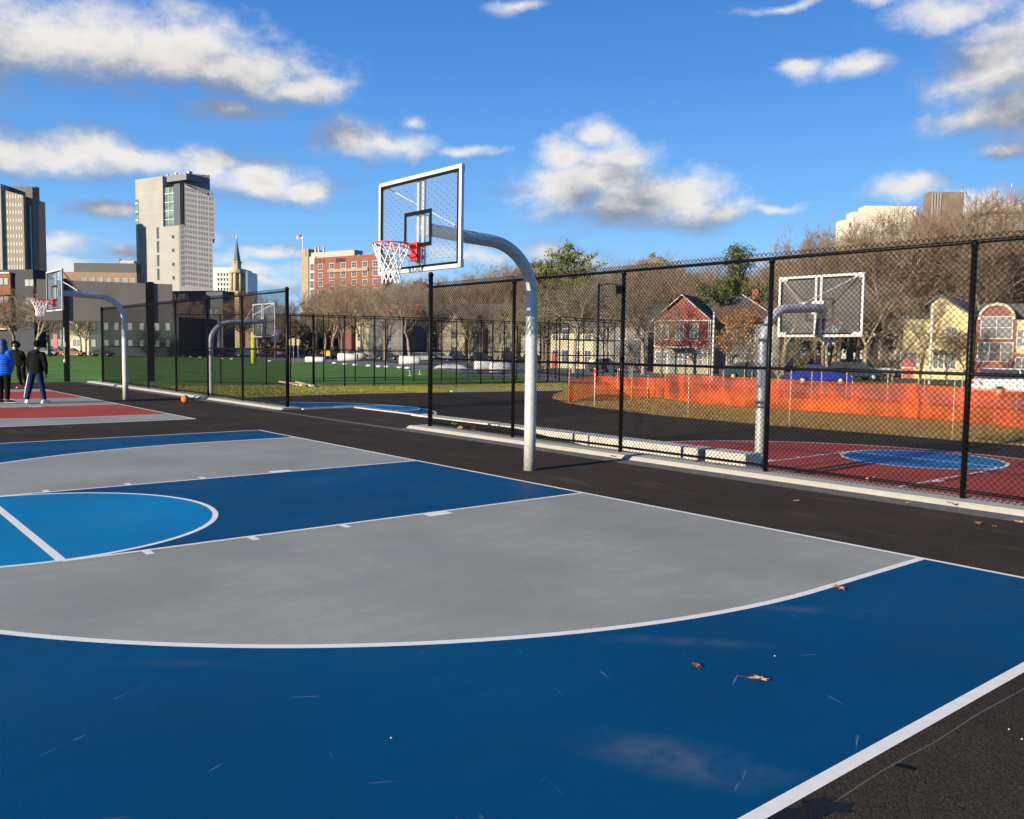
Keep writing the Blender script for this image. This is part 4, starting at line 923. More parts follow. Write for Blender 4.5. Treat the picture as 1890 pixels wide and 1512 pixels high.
# maroon house with the arched gable
b = Bld('maroon_arched_house', 1800, 84, 1935, 80, 'maroon house with a cream arched gable window right of the yellow house', 'house')
L_ = b.len; zE = b.zx(1850, 590)
b.box('wall', M_maroon, 0, L_, 0, 9, -.5, zE); b.box('roof', M_roofg, -.4, L_+.4, 2.5, 9.4, zE, zE+1.6)
xa, xb = b.fx(1808), b.fx(1872); xm = (xa+xb)/2; rr = (xb-xa)/2; k = (b.zx(1840, 562)-zE)/rr
mb = MB(); mb.xprism([(xm+rr*math.cos(t), zE+rr*k*math.sin(t)) for t in np.linspace(0, math.pi, 25)], -.05, 5); b.part('arched_gable', mb, M_maroon)
mb = MB(); pts = [(xm+rr*math.cos(t), -.16, zE+rr*k*math.sin(t)) for t in np.linspace(0, math.pi, 25)]; mb.tube(pts, .16, 8); b.part('arch_trim', mb, M_tan2)
b.windows([b.fx(1840)], [b.zx(1840, 605)], win_mesh(2.6, 2.0), y=-.05); b.windows([b.fx(1828), b.fx(1850)], [b.zx(1840, 650)], win_mesh(1.9, 1.7)); 
b.box('cream_panel', M_yel, b.fx(1878), b.fx(1925), -.04, 0, zE*.45, zE-.1); b.windows([b.fx(1890)], [zE*.7, zE*.25], WS, y=-.04); b.finish()

# long tan row with four small gables and coloured roofs
b = Bld('tan_row_house', 806, 186, 1008, 172, 'long tan row house with small front gables left of the main hoop pole', 'house')
L_ = b.len; zE = b.zx(830, 592)
b.box('wall', M_tan, 0, L_, 0, 11, -.5, zE); b.sideroof(0, L_, 0, 11, zE, b.zx(880, 560), m=M_roofg)
for i, (p0, p1, pt, mr_, mw) in enumerate(((826, 866, 579, M_roofr, M_tan2), (872, 898, 584, M_roofg, M_tan), (926, 960, 580, M_roofg, M_tan2), (968, 1004, 582, M_roofr, M_tan2))):
    xa, xb = b.fx(p0), b.fx(p1); xm = (xa+xb)/2; z2 = b.zx((p0+p1)/2, 606)
    b.box('bay_wall', mw, xa, xb, -1.4, 0, -.5, z2); b.gable_wall(xa, xb, -1.4, 3, z2, b.zx(xm*0+(p0+p1)/2, pt), mw)
    b.gable(xa, xb, -1.4, 4, z2, b.zx((p0+p1)/2, pt), m=mr_, name='bay_roof'); b.barge(xa, xb, -1.8, z2, b.zx((p0+p1)/2, pt)+.1)
    b.windows([xm], [z2*.3, z2*.78], WL, y=-1.4)
for px in (812, 912): b.windows([b.fx(px)], [zE*.3, zE*.75], WS)
b.box('door', mat('door_red', (.30, .05, .04), .6), b.fx(946)-.5, b.fx(946)+.5, -1.47, -1.42, -.3, 1.9); b.finish()
# dark roofed house right of the row
b = Bld('dark_roofed_house', 1012, 116, 1196, 106, 'large grey house with a dark sweeping roof left of the red gabled house', 'house')
L_ = b.len; zE = b.zx(1150, 600); b.box('wall', M_greyw, b.fx(1095), L_, 0, 11, -.5, zE); b.box('left_wall', M_tan2, 0, b.fx(1095), .5, 11, -.5, b.zx(1050, 612))
b.sideroof(b.fx(1085), L_, 0, 11, zE, b.zx(1150, 562), m=M_roofg); b.sideroof(0, b.fx(1085), .5, 11, b.zx(1050, 612), b.zx(1050, 588), m=M_roofg, name='left_roof')
b.windows([b.fx(p) for p in (1022, 1040, 1062, 1082)], [1.6, 4.4], WS, y=.5); b.windows([b.fx(p) for p in (1120, 1150, 1178)], [1.6, 4.6], WS)
b.box('door', mat('door_red', (.30, .05, .04), .6), b.fx(1021)-.5, b.fx(1021)+.5, .43, .5, -.3, 1.9); b.box('front_hedge_wall', M_trim, b.fx(1100), b.fx(1120), -1.4, -1.2, 0, 1.2); b.finish()
# cottage with the red roof
b = Bld('red_roofed_cottage', 640, 200, 744, 192, 'cream and grey cottage with a bright red roof left of the right fence', 'house')
L_ = b.len; xg = b.fx(681); zE = b.zx(681, 592); xr = b.fx(707)
b.box('brick_porch', M_brick, 0, b.fx(654), -1, 4, -.5, b.zx(645, 607)); 
b.box('cream_wall', M_tan2, b.fx(655), xg, 0, 6, -.5, b.zx(670, 590)); mb = MB(); mb.xprism([(b.fx(645), b.zx(660, 600)), (xg, b.zx(660, 600)), (b.fx(655), b.zx(655, 572))], -.05, 4); b.part('cream_gable', mb, M_tan2)
b.box('grey_wall', M_greyw, xg, L_, 0, 9, -.5, zE)
mb = MB(); mb.xprism([(xg, zE), (L_, zE), (xr, b.zx(707, 577))], 0, 9); b.part('gable_wall', mb, M_greyw)
b.gable(xg, xr*2-xg, -.1, 9, zE, b.zx(707, 577), m=M_roofr); b.sideroof(b.fx(670), b.fx(735), 4, 12, zE, b.zx(700, 560), m=M_roofr, name='rear_roof')
b.windows([b.fx(p) for p in (663, 690, 720)], [1.8, 4.6], WS); b.finish()

# red brick mid-rise with letters on the top storey and a flag
b = Bld('brick_midrise', 557, 300, 706, 280, 'red brick mid rise with a tan corner tower and flag pole on the roof', 'building')
L_ = b.len; xt = b.fx(578); zt = b.zx(560, 460); zr = b.zx(600, 475)
b.box('tan_tower', M_brickt, 0, xt-2.2, 0, 18, -.5, zt); b.box('stair_glazing', mat('concrete_pale', (.42, .40, .36), .8), xt-2.2, xt+.6, .4, 16, -.5, b.zx(570, 474))
b.box('brick_wall', M_brick, xt+.6, L_, 0, 5, -.5, zr); b.box('roof_screen', mat('screen_grey', (.30, .30, .27), .8), xt-2.2, b.fx(650), 1, 5, zr-.5, b.zx(600, 464))
WB = win_mesh(2.0, 1.7, True, M_trim, M_win, .1, .12)
zs = [b.zx(600, y) for y in (492, 508.5, 524, 540, 556, 572)]
b.windows([b.fx(p) for p in (592, 613, 634, 654, 674, 693)], zs, WB)
b.windows([xt-.8], zs, win_mesh(1.6, 2.2, True, M_trim, M_win, .1, .1), y=.4)
for z in zs[:1]: b.box('balcony_band', M_brickt, b.fx(606), b.fx(680), -.5, 0, z-2.1, z-1.15)
for px in (575, 581, 590): 
    mb = MB(); mb.tube([(b.fx(px), 2, zr-.5), (b.fx(px), 2, b.zx(px, 454))], .35, 10); b.part('chimney_pipe', mb, M_galv, True)
b.box('roof_unit', M_brickt, b.fx(665), b.fx(681), 2, 4.5, zr, b.zx(670, 467)); b.box('roof_unit', mat('teal', (.08, .25, .24), .6), b.fx(652), b.fx(656), 2, 4, zr, b.zx(653, 469))
M_sign = mat('sign_dark_red', (.10, .018, .016), .7)
fx = b.fx(621)
for i in range(4):       # raised dark letters U U U R as they read at this distance
    mb = MB(); x = fx+i*1.05
    mb.box(x, x+.25, -.25, 0, zr-1.9, zr-.6); mb.box(x+.6, x+.85, -.25, 0, zr-1.9, zr-.6)
    if i < 3: mb.box(x+.25, x+.6, -.25, 0, zr-1.9, zr-1.62)
    else: mb.box(x+.25, x+.6, -.25, 0, zr-.88, zr-.6); mb.box(x+.25, x+.6, -.25, 0, zr-1.4, zr-1.15)
    b.part('sign_letter', mb, M_sign)
for px in (583, 590, 597): b.box('sign_panel', M_sign, b.fx(px)-.35, b.fx(px)+.75, -.1, 0, zr-1.9, zr-.5)
b.finish()
fp = W(558.5, 460, 298); mb = MB(); mb.tube([(0, 0, -2), (0, 0, W(558.5, 433, 298)[2]-fp[2])], [.12, .07], 8)
fo = mb.build('flag_pole', mat('pole_white', (.75, .75, .75), .5), smooth=True, loc=tuple(fp)); tag(fo, 'thin white flag pole with a waving striped flag above the tan corner tower', 'flag pole')
mb = MB(); zt = W(558.5, 433, 298)[2]-fp[2]; fwid = 2.1; fh = 1.3
Rv = np.array([_r[0], _r[1]])
def flagpt(u, v): return (-Rv[0]*u*fwid, -Rv[1]*u*fwid+.15*math.sin(u*6), zt-.1-fh*v-.3*u+.08*math.sin(u*7))
for i in range(13):
    v0, v1 = i/13, (i+1)/13
    for k in range(8):
        u0, u1 = k/8, (k+1)/8; mi = 2 if (u0 < .4 and v0 < .53) else (0 if i % 2 == 0 else 1)
        mb.add([flagpt(u0, v0), flagpt(u1, v0), flagpt(u1, v1), flagpt(u0, v1)], [(0, 1, 2, 3)], mi)
mb.build('flag', [mat('flag_red', (.45, .03, .04), .8), mat('flag_white', (.7, .7, .7), .8), mat('flag_blue', (.03, .05, .20), .8)], fo)

# white concrete tower
M_pan = mat('panel_pale', (.265, .258, .24), .8, var=.08, scale=.15); M_pan2 = mat('panel_grey', (.40, .375, .35), .8, var=.05, scale=.15)
M_tealg = mat('glass_teal', (.10, .17, .17), .2, spec=.7, var=.5, scale=.25, stretch=(1, 1, 2)); M_navy = mat('navy_wall', (.035, .05, .07), .5)
b = Bld('white_tower', 255, 330, 332, 318, 'tall white concrete tower with a dark glass corner and small punched windows', 'building')
L_ = b.len; zt = b.zx(256, 331); zc = b.zx(330, 416); xc = b.fx(304); DEP = 13.0
b.box('left_slab', M_pan, 0, xc, 0, DEP, -.5, zt); b.box('lower_right_slab', M_pan, xc, L_+.2, 0, DEP, -.5, zc)
for zz in np.arange(8, zt, 7.2): b.box('panel_joint', mat('joint_line', (.38, .37, .34), .9), .02, xc-.1, -.03, -.001, zz, zz+.12)
b.box('glass_corner', M_tealg, xc+.01, L_-2.9, .8, DEP-1, zc, b.zx(310, 345)); b.box('navy_recess', M_navy, L_-2.9, L_+.4, .6, 6, zc, b.zx(330, 338))
for zz in np.arange(zc+2.4, b.zx(310, 345), 3.1): b.box('mullion', M_pan2, xc, L_-2.9, .62, .8, zz, zz+.35)
for xx in (xc+2.2, xc+4.6): b.box('mullion', M_pan2, xx, xx+.22, .66, .8, zc, b.zx(310, 345))
b.box('edge_glazing', M_tealg, .15, 1.6, -.12, 0, 1, b.zx(258, 368))
for zz in np.arange(2, b.zx(258, 368), 3.1): b.box('edge_spandrel', mat('spandrel_green', (.30, .42, .36), .6), .1, 1.65, -.2, -.121, zz, zz+.7)
WV = win_mesh(1.2, 4.2, False, M_pan2, M_win, .1, .05); WQ = win_mesh(1.25, 1.25, False, M_pan2, M_win, .1, .05)
b.windows([b.fx(294)], [b.zx(294, y) for y in (430, 455.5, 481, 506.5)], WV); b.windows([b.fx(322)], [b.zx(322, y) for y in (437, 462, 488, 513)], WQ)
b.finish()
# the long face of the same tower runs back to the right
c2 = b
W2 = win_mesh(.52, 1.15, False, M_pan2, mat('window_grey', (.20, .21, .22), .4), .03, .04)
f = empty('long_face', (L_+.2, 0, 0)); f.parent = b.o
b2 = Bld('tmp', 332, 317, 399, 321.5, 'x', 'x'); LL = b2.len; f.rotation_euler = (0, 0, b2.ang-b.ang); z1 = b2.zx(345, 340); z1b = b2.zx(398, 366); zo = b2.zx(398, 441)
bpy.data.objects.remove(b2.o)
mb = MB(); mb.yprism([], 0, 0) if False else None
mb = MB(); mb.xprism([(0, -.5), (LL*.93, -.5), (LL*.93, zo), (LL*1.0, zo), (LL*1.0, z1b), (2.2, z1), (2.2, zc), (0, zc)], 0, 14); part('face_wall', mb.mesh('face_wall', M_pan2), f)
rows = [b2.zx(365, y) for y in np.arange(352, 532, 9.6)]
cols = [LL*q for q in (.19, .26, .33, .40, .47, .56, .63, .70, .77, .86, .93)]
cnt = 0; rest = []
for r_i, z in enumerate(rows):
    for c_i, x in enumerate(cols):
        zt_ = z - (x/LL-.45)*1.2
        if zt_ < zo and x > LL*.9: continue
        if cnt < 95: part('window', W2, f, (x, 0, zt_)); cnt += 1
        else: rest.append((x, zt_))
mb = MB()
for x, z in rest: mb.box(x-.26, x+.26, -.035, .0, z-.57, z+.57)
for q in (.05,):
    for z in rows[7:]: mb.box(LL*q, LL*q+1.2, -.035, 0, z-.75, z+.75)
o = part('windows', mb.mesh('windows', mat('window_grey', (.17, .18, .19), .4)), f); o['kind'] = 'stuff'
mb = MB(); mb.box(2, 11, 3, 12, z1-2, z1+4.5); part('roof_plant', mb.mesh('roof_plant', mat('plant_grey', (.14, .15, .16), .7)), f)
b.box('roof_deck', mat('plant_grey', (.14, .15, .16), .7), xc-1, L_+3, 1.4, 11, zt-2, zt+.3)
r_ = random.Random(4)
for i in range(6): x = xc-2+i*2.3; b.box('roof_unit', M_pan2, x, x+1.2, 3, 4.5, zt, zt+r_.uniform(.8, 2.2))
for px, py in ((310, 322), (325, 320), (357, 324)):
    mb = MB(); mb.tube([(b.fx(px), 5, zt), (b.fx(px), 5, b.zx(px, py))], .12, 6); b.part('antenna', mb, M_blkm)

# brown tower at the left edge
M_btow = mat('tower_brown', (.27, .215, .155), .85, var=.06, scale=.2); M_bgr = mat('tower_grey', (.30, .29, .26), .85, var=.06, scale=.2)
b = Bld('brown_tower', -60, 300, 50, 300, 'brown tower with rows of small white windows and a dark side at the left edge', 'building')
L_ = b.len; zt = b.zx(10, 350); x1 = b.fx(11)
b.box('grey_slab', M_bgr, 0, x1, -1, 14, -.5, b.zx(5, 340)); 
mb = MB(); mb.xprism([(x1, -.5), (L_, -.5), (L_, b.zx(45, 361)), (x1, zt)], 0, 14); b.part('brown_wall', mb, M_btow)
b.windows([b.fx(p) for p in (14.2, 19.4, 24.6, 29.8, 35, 40.2, 44.4)], [b.zx(28, y) for y in (363, 378, 392, 407, 421, 436, 450, 464, 479, 493)], win_mesh(.5, 1.25, False, M_bgr, mat('window_white', (.36, .36, .34), .5), .06, .05))
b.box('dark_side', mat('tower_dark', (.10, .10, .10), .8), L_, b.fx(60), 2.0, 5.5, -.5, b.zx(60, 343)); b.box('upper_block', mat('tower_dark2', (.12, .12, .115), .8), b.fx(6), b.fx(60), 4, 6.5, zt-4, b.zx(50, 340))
b.box('glass_strip', mat('strip_blue', (.25, .42, .55), .3), b.fx(55), b.fx(57), 1.85, 1.999, 2, b.zx(60, 378)); b.finish()

# long charcoal-topped building
b = Bld('charcoal_topped_block', 116, 215, 262, 215, 'low brown block with a big charcoal roof storey left of the white tower', 'building')
L_ = b.len
b.box('brown_wall', mat('block_brown', (.24, .16, .095), .85, var=.06, scale=.2), 0, L_-1, 0, 4, -.5, b.zx(120, 502)); b.box('charcoal_storey', mat('charcoal', (.055, .058, .065), .7, var=.08, scale=.2), b.fx(135), b.fx(250), 1, 4, b.zx(120, 502), b.zx(190, 485))
b.windows([b.fx(p) for p in (158, 173, 188, 203, 218, 233, 247)], [b.zx(190, 518)], win_mesh(1.0, 1.1, False, M_trim, M_wing, .08, .05))
b.box('roof_unit', M_pan2, b.fx(218), b.fx(244), 1.5, 3.5, b.zx(190, 485), b.zx(230, 480)); b.box('vent', M_pan, b.fx(192), b.fx(195.5), 8, 9.2, b.zx(190, 485), b.zx(193, 472)); b.finish()

# dark row at the left with brick and charcoal storeys
b = Bld('brick_and_charcoal_row', -70, 205, 92, 200, 'charcoal and brick red apartment row behind the people at the left edge', 'building')
L_ = b.len; zt = b.zx(20, 498); M_ch = mat('charcoal_blue', (.022, .026, .034), .8, var=.08, scale=.2)
b.box('charcoal_wall', M_ch, 0, L_-4, 0, 7, -.5, zt); x1 = b.fx(26)
for z0_, z1_ in ((505, 545), (560, 592), (600, 606)): b.box('brick_bay', M_brick, 0, x1, -.8, 0, b.zx(10, z1_), b.zx(10, z0_))
for y in (504, 607): b.box('white_ledge', M_trim, 0, x1, -1.1, 0, b.zx(10, y)-.2, b.zx(10, y)+.1)
WA = win_mesh(1.1, 1.5, False, M_ch, mat('window_sky', (.10, .13, .14), .3), .06, .08)
b.windows([b.fx(p) for p in (-30, -20, -5, 1, 9, 18)], [b.zx(10, 520), b.zx(10, 554), b.zx(10, 584)], WA, y=-.8); b.windows([b.fx(p) for p in (52, 60)], [b.zx(55, 522), b.zx(55, 556), b.zx(55, 588)], WA)
b.box('red_door', mat('door_red', (.30, .05, .04), .6), b.fx(2), b.fx(8), -.86, -.8, 0, 2.8); b.finish()
b = Bld('low_mixed_row', 92, 190, 330, 182, 'low dark teal and cream row seen beneath the scoreboard panel', 'building')
L_ = b.len; z1 = b.zx(200, 585)
b.box('charcoal_wall', M_ch, 0, b.fx(124), 0, 14, -.5, b.zx(100, 592)); b.box('cream_wall', M_tan2, b.fx(124), b.fx(163), .4, 14, -.5, z1); b.box('teal_wall', mat('teal_dark', (.018, .034, .038), .8), b.fx(163), L_, 0, 14, -.5, z1)
b.box('red_bay', mat('door_red', (.30, .05, .04), .6), b.fx(68+30), b.fx(106), -.1, 0, 1, 4.5)
b.windows([b.fx(p) for p in (97, 108)], [2.6], WA); b.windows([b.fx(p) for p in (135, 143)], [2.6], WS, y=.4); b.windows([b.fx(p) for p in (172, 196, 215, 240, 262, 290, 310)], [2.6, 6.2], WA); b.finish()
b = Bld('long_slate_building', 300, 232, 412, 226, 'long slate blue building right of the scoreboard panel below the white tower', 'building')
L_ = b.len; b.box('wall', mat('slate_wall', (.05, .06, .08), .8, var=.1, scale=.2), 0, L_, 0, 5, -.5, b.zx(315, 539)); b.box('parapet', M_blkm, -.2, L_, -.2, 5.2, b.zx(315, 539), b.zx(315, 537.6))
b.box('blue_bay', mat('bay_blue', (.02, .035, .10), .7), b.fx(363), b.fx(382), -.5, 0, -.5, b.zx(370, 588)); b.box('pale_bay', mat('bay_pale', (.16, .20, .25), .7), b.fx(292), b.fx(306), -.5, 0, -.5, b.zx(300, 598))
b.windows([b.fx(p) for p in (318, 332, 346, 360, 388, 400)], [2.5, 7.0, 11.0], WA); b.finish()

# church with a tall stone steeple
M_stone = mat('church_stone', (.38, .30, .165), .85, var=.15, scale=.6); M_slate = mat('steeple_slate', (.10, .125, .13), .7)
b = Bld('stone_church', 402, 300, 452, 296, 'golden stone church tower with a slender dark spire', 'church')
xm = b.fx(428.5); hw = b.fx(441)-xm
b.box('tower', M_stone, xm-hw, xm+hw, 0, 2*hw, -.5, b.zx(428, 546))
for s_ in (-1, 1): b.box('buttress', M_stone, xm+s_*hw-.8, xm+s_*hw+.8, -.8, 1, -.5, b.zx(428, 560)); b.box('tower_window', M_win, xm-1.2, xm+1.2, -.05, 0, b.zx(428, 600), b.zx(428, 575)) if s_ > 0 else None
def oct_(z0p, z1p, r0, r1, name, m, n=8):
    mb = MB(); mb.lathe([(r0, b.zx(428, z0p)), (r1, b.zx(428, z1p))], (xm, hw, 0), n); return b.part(name, mb, m)
oct_(546, 537, hw*1.1, hw*.84, 'tower_shoulder', M_stone, 8); oct_(537, 503, hw*.66, hw*.64, 'lantern', M_stone, 12); oct_(503, 500, hw*.92, hw*.92, 'cornice', M_stone, 12); oct_(500, 496, hw*.85, hw*.6, 'cornice_cap', M_stone, 12)
oct_(496, 484, hw*.5, hw*.5, 'upper_lantern', M_stone, 8); oct_(484, 481.5, hw*.62, hw*.62, 'upper_cornice', M_stone, 8); oct_(481.5, 440, hw*.46, .1, 'spire', M_slate, 8)
for k in range(8):
    a = k*math.pi/4+math.pi/8; mb = MB(); mb.tube([(xm+hw*.74*math.cos(a), hw+hw*.74*math.sin(a), b.zx(428, 537)), (xm+hw*.74*math.cos(a), hw+hw*.74*math.sin(a), b.zx(428, 503))], .3, 8); b.part('column', mb, M_stone, True)
mb = MB(); mb.tube([(xm, hw, b.zx(428, 440)), (xm, hw, b.zx(428, 430))], .1, 6); mb.ball((xm, hw, b.zx(428, 437)), .35, 6); b.part('finial', mb, mat('finial', (.6, .55, .4), .4), True)
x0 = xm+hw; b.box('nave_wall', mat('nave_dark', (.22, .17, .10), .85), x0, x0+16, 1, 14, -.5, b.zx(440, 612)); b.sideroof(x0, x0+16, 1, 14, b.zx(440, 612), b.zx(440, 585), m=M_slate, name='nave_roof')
b = Bld('white_block_with_teal_wing', 392, 420, 456, 420, 'white block with a teal glass wing behind the church spire', 'building')
L_ = b.len; b.box('white_wall', mat('white_wall', (.58, .57, .53), .8), 0, b.fx(443), 0, 20, -.5, b.zx(420, 494)); b.box('teal_wing', mat('teal_glass', (.10, .24, .24), .3), b.fx(443), L_, 2, 18, -.5, b.zx(445, 500))
b.windows([b.fx(p) for p in (404, 409.5, 415, 420.5, 426, 436)], [b.zx(420, y) for y in (507, 516, 525, 534)], win_mesh(.8, 1.3, False, M_trim, M_win, .06, .04)); b.finish()

# towers over the trees on the right
b = Bld('cream_tower_block', 1546, 400, 1680, 400, 'cream tower block with a stepped roof behind bare treetops on the right', 'building')
M_crm = mat('cream_wall', (.52, .48, .38), .8, var=.04, scale=.1); L_ = b.len
b.box('left_step', M_crm, 0, b.fx(1566), 0, 8, -.5, b.zx(1550, 406)); b.box('middle_step', M_crm, b.fx(1566), b.fx(1588), 0, 8, -.5, b.zx(1580, 391)); b.box('main_block', M_crm, b.fx(1588), L_, 0, 8, -.5, b.zx(1620, 380)); b.box('roof_unit', mat('plant_grey', (.14, .15, .16), .7), b.fx(1600), b.fx(1616), 4, 8, b.zx(1620, 382), b.zx(1610, 376))
W4 = win_mesh(1.3, 2.0, False, M_crm, mat('window_brown', (.14, .13, .11), .5), .06, .05)
b.windows([b.fx(p) for p in (1562, 1586, 1604, 1622, 1640, 1656, 1670)], [b.zx(1600, y) for y in np.arange(416, 600, 13.5)], W4, skip=.15); b.finish()
b = Bld('dark_glass_tower', 1690, 420, 1766, 420, 'dark bronze glass tower with pale vertical fins behind the treetops', 'building')
M_brz = mat('bronze_glass', (.20, .155, .105), .5, spec=.3, var=.3, scale=.1); L_ = b.len
b.box('lower_wing', M_brz, 0, b.fx(1706), 2, 6, -.5, b.zx(1700, 397)); b.box('main_shaft', M_brz, b.fx(1706), L_, 0, 7, -.5, b.zx(1740, 354))
for p in (1709, 1714, 1719, 1724): b.box('pale_fin', M_pan, b.fx(p), b.fx(p)+.5, -.6, 0, 0, b.zx(1715, 356))
b.finish()
b = Bld('stepped_office_tower', 1818, 900, 1905, 900, 'pale square office tower with an overhanging top and a red and white mast', 'building')
L_ = b.len; M_pru = mat('office_pale', (.36, .37, .33), .7); b.box('shaft', M_pru, 0, L_, 0, 45, -.5, b.zx(1850, 395)); b.box('overhang_top', mat('office_top', (.30, .29, .25), .7), -6, L_+6, -6, 51, b.zx(1850, 392), b.zx(1850, 379)); b.box('roof_cap', mat('office_cap', (.2, .2, .18), .7), 0, L_, 0, 45, b.zx(1850, 379), b.zx(1850, 375))
for y in np.arange(399, 520, 4.2): b.box('window_band', mat('office_glass', (.13, .15, .15), .3), 1, L_-1, -.4, 0, b.zx(1850, y+2.2), b.zx(1850, y))
mb = MB(); mb.tube([(L_*.62, 20, b.zx(1850, 375)), (L_*.62, 20, b.zx(1864, 338))], [1.2, .4], 6); b.part('mast', mb, mat('mast_red', (.35, .06, .05), .6)); mb = MB(); mb.tube([(L_*.62, 20, b.zx(1864, 338)), (L_*.62, 20, b.zx(1864, 331))], [.4, .2], 6); b.part('mast_tip', mb, M_trim)
# far-off wood that closes the view between trunks
r_ = np.random.default_rng(21); V = []; pts = []
for i in range(9000):
    px = r_.uniform(470, 1990); d = 262+r_.uniform(0, 14)-(60 if px > 1430 else 0); top = massline(px)+34+14*math.sin(px*.03)+r_.uniform(0, 10); py = r_.uniform(top, 646)
    if px < 560: py = r_.uniform(max(top, 600), 650)
    pts.append(W(px, py, d))
me = leaf_cloud('distant_wood', np.array(pts), .85, [mat('wood_haze_a', (.15, .122, .09), .95), mat('wood_haze_b', (.11, .09, .07), .95), mat('wood_haze_c', (.075, .066, .052), .95)], 6, .7, 4, .5)
o = bpy.data.objects.new('distant_wood', me); COL.objects.link(o); tag(o, 'dense leafless wood far behind the street trees', 'wood', kind='stuff')

# ------------------------------------------------------------------ far fences round the turf
def far_fence(name, pts, tops, label, bays, group=None, mid=True, mesh=True, pitch=.16, r=.0055, rp=.04, closed_label=None):
    """pts: list of world xy corners, height in metres"""
    f = empty(name, (*pts[0], LOW), 0, label, 'fence', group); o0 = np.array(pts[0])
    h = tops; pm = post_mesh(h, rp, n=8)
    for (a, b), nb in zip(zip(pts[:-1], pts[1:]), bays):
        a = np.array(a); b = np.array(b); L_ = np.hypot(*(b-a)); ang = math.atan2(*(b-a)[::-1])-math.pi/2
        for i in range(nb+1):
            if i == 0 and not np.allclose(a, o0): continue
            q = a+(b-a)*i/nb-o0; part('post', pm, f, (q[0], q[1], 0))
        A = a-o0; B = b-o0
        for nm, z, rr in (('top_rail', h-.03, .028), ('middle_rail', h*.5, .024), ('bottom_rail', .12, .02)):
            if nm == 'middle_rail' and not mid: continue
            mb = MB(); mb.tube([(*A, z), (*B, z)], rr, 6); part(nm, mb.mesh(nm, M_blk, True), f)
        if mesh:
            me = chain_mesh(L_/nb, h-.05, pitch, r, .03, .001)
            for i in range(nb): q = A+(B-A)*i/nb; part('chain_link_mesh', me, f, (q[0], q[1], 0), (0, 0, ang))
    return f
cA = G(580, 713, LOW)[:2]; cB = G(795, 711.5, LOW)[:2]; cC = G(1048, 706, LOW)[:2]
hF = 4.35
far_fence('turf_fence', [tuple(cA), tuple(cB), tuple(cC)], hF, 'black chain link fence along the turf from the corner post to the orange netting', [4, 6])
cD = cA+np.array([-.60, .80])*9.5
far_fence('turf_fence', [tuple(cA+np.array([-.05, .06])), tuple(cD)], hF, 'short black fence leg running away from the corner post by the wooden planks', [3])
cE = cA+np.array([.9, 5.2]); cG_ = cC+np.array([2.5, 6.0])
far_fence('turf_fence', [tuple(cE), tuple(cG_)], hF+.1, 'second parallel black fence just behind the front turf fence', [9], mesh=False)
a = base(505, 178); b = base(1015, 150)
far_fence('street_fence', [tuple(a[:2]), tuple(b[:2])], W(700, 576, 166)[2]-LOW, 'very tall thin black fence along the street beyond the running track', [22], mid=True, pitch=.35, r=.009, rp=.05)
# cage of dark posts and rails between the main pole and the orange netting
cg = empty('batting_cage', (*G(1032, 704, LOW)[:2], LOW), YAW*0, 'tall open cage of black posts and rails left of the orange netting', 'sports cage')
o0 = G(1032, 704, LOW)[:2]; P4 = [np.array(G(px, py, LOW)[:2])-o0 for px, py in ((1032, 704), (1147, 700))]; dpt = np.array([.636, .771])*5.5
Hc = W(1032, 585, 66)[2]-LOW
corn = []
for j in range(2):
    for t in (0, .36, .68, 1.0): q = P4[0]*(1-t)+P4[1]*t+dpt*j; mb = MB(); mb.tube([(*q, 0), (*q, Hc)], .05, 8); part('cage_post', mb.mesh('cage_post', M_blk, True), cg)
    for z in (Hc, Hc*.66, Hc*.4): mb = MB(); mb.tube([(*(P4[0]+dpt*j), z), (*(P4[1]+dpt*j), z)], .035, 6); part('cage_rail', mb.mesh('cage_rail', M_blk, True), cg)
for t in (0, .36, .68, 1): q = P4[0]*(1-t)+P4[1]*t; mb = MB(); mb.tube([(*q, Hc), (*(q+dpt), Hc)], .035, 6); part('cage_rail', mb.mesh('cage_rail', M_blk, True), cg)
# wooden planks on the grass by the left fence end
for i, (a, b) in enumerate((((531, 708), (560, 713)), ((548, 707), (577, 714)), ((517, 706), (538, 709)))):
    A = G(*a, LOW); B = G(*b, LOW); mb = MB(); mb.bar((0, 0, .06), tuple((B-A)[:2])+(.06,), .22, .1)
    tag(mb.build('wood_plank', mat('plank_raw', (.50, .38, .25), .85), loc=(A[0], A[1], LOW)), ('pale plank on the grass just right of the left fence end post', 'pale plank running up to the corner post of the turf fence', 'short plank end beside the left fence end post')[i], 'plank', 'planks on the grass')

# ------------------------------------------------------------------ scoreboard seen from behind
B_ = Bld('scoreboard', 122, 55, 281, 57, 'wide grey scoreboard back on two black steel columns behind the left hoop', 'scoreboard')
sb = B_.o; Ls = B_.len; zt = B_.zx(200, 520.5); zb = B_.zx(200, 594)
M_sb = mat('panel_grey_brown', (.155, .135, .12), .6, 0, var=.18, scale=.5, stretch=(1, 1, .3))
for q0, q1 in ((70, 270), (284, 319)):
    mb = MB(); mb.box(B_.fx(q0), B_.fx(q1), -.1, .15, zb, zt); bevel(part('panel', mb.mesh('panel', M_sb), sb), .01)
for x in (B_.fx(122), B_.fx(279)):
    mb = MB(); mb.box(x-.17, x+.17, -.19, -.105, 0, zt+.1); bevel(part('column', mb.mesh('column', M_blkm), sb), .01)
mb = MB(); mb.box(B_.fx(268), B_.fx(286), -.09, .1, zb-.02, zt+.05); part('panel_gap', mb.mesh('panel_gap', M_blkm), sb)
x = B_.fx(119); mb = MB(); mb.tube([(x, -.5, 1.4), (x, -.5, 3.4)], .035, 8); mb.box(x-.07, x+.07, -.56, -.46, 1.2, 1.42); part('conduit', mb.mesh('conduit', M_galv, True), sb)
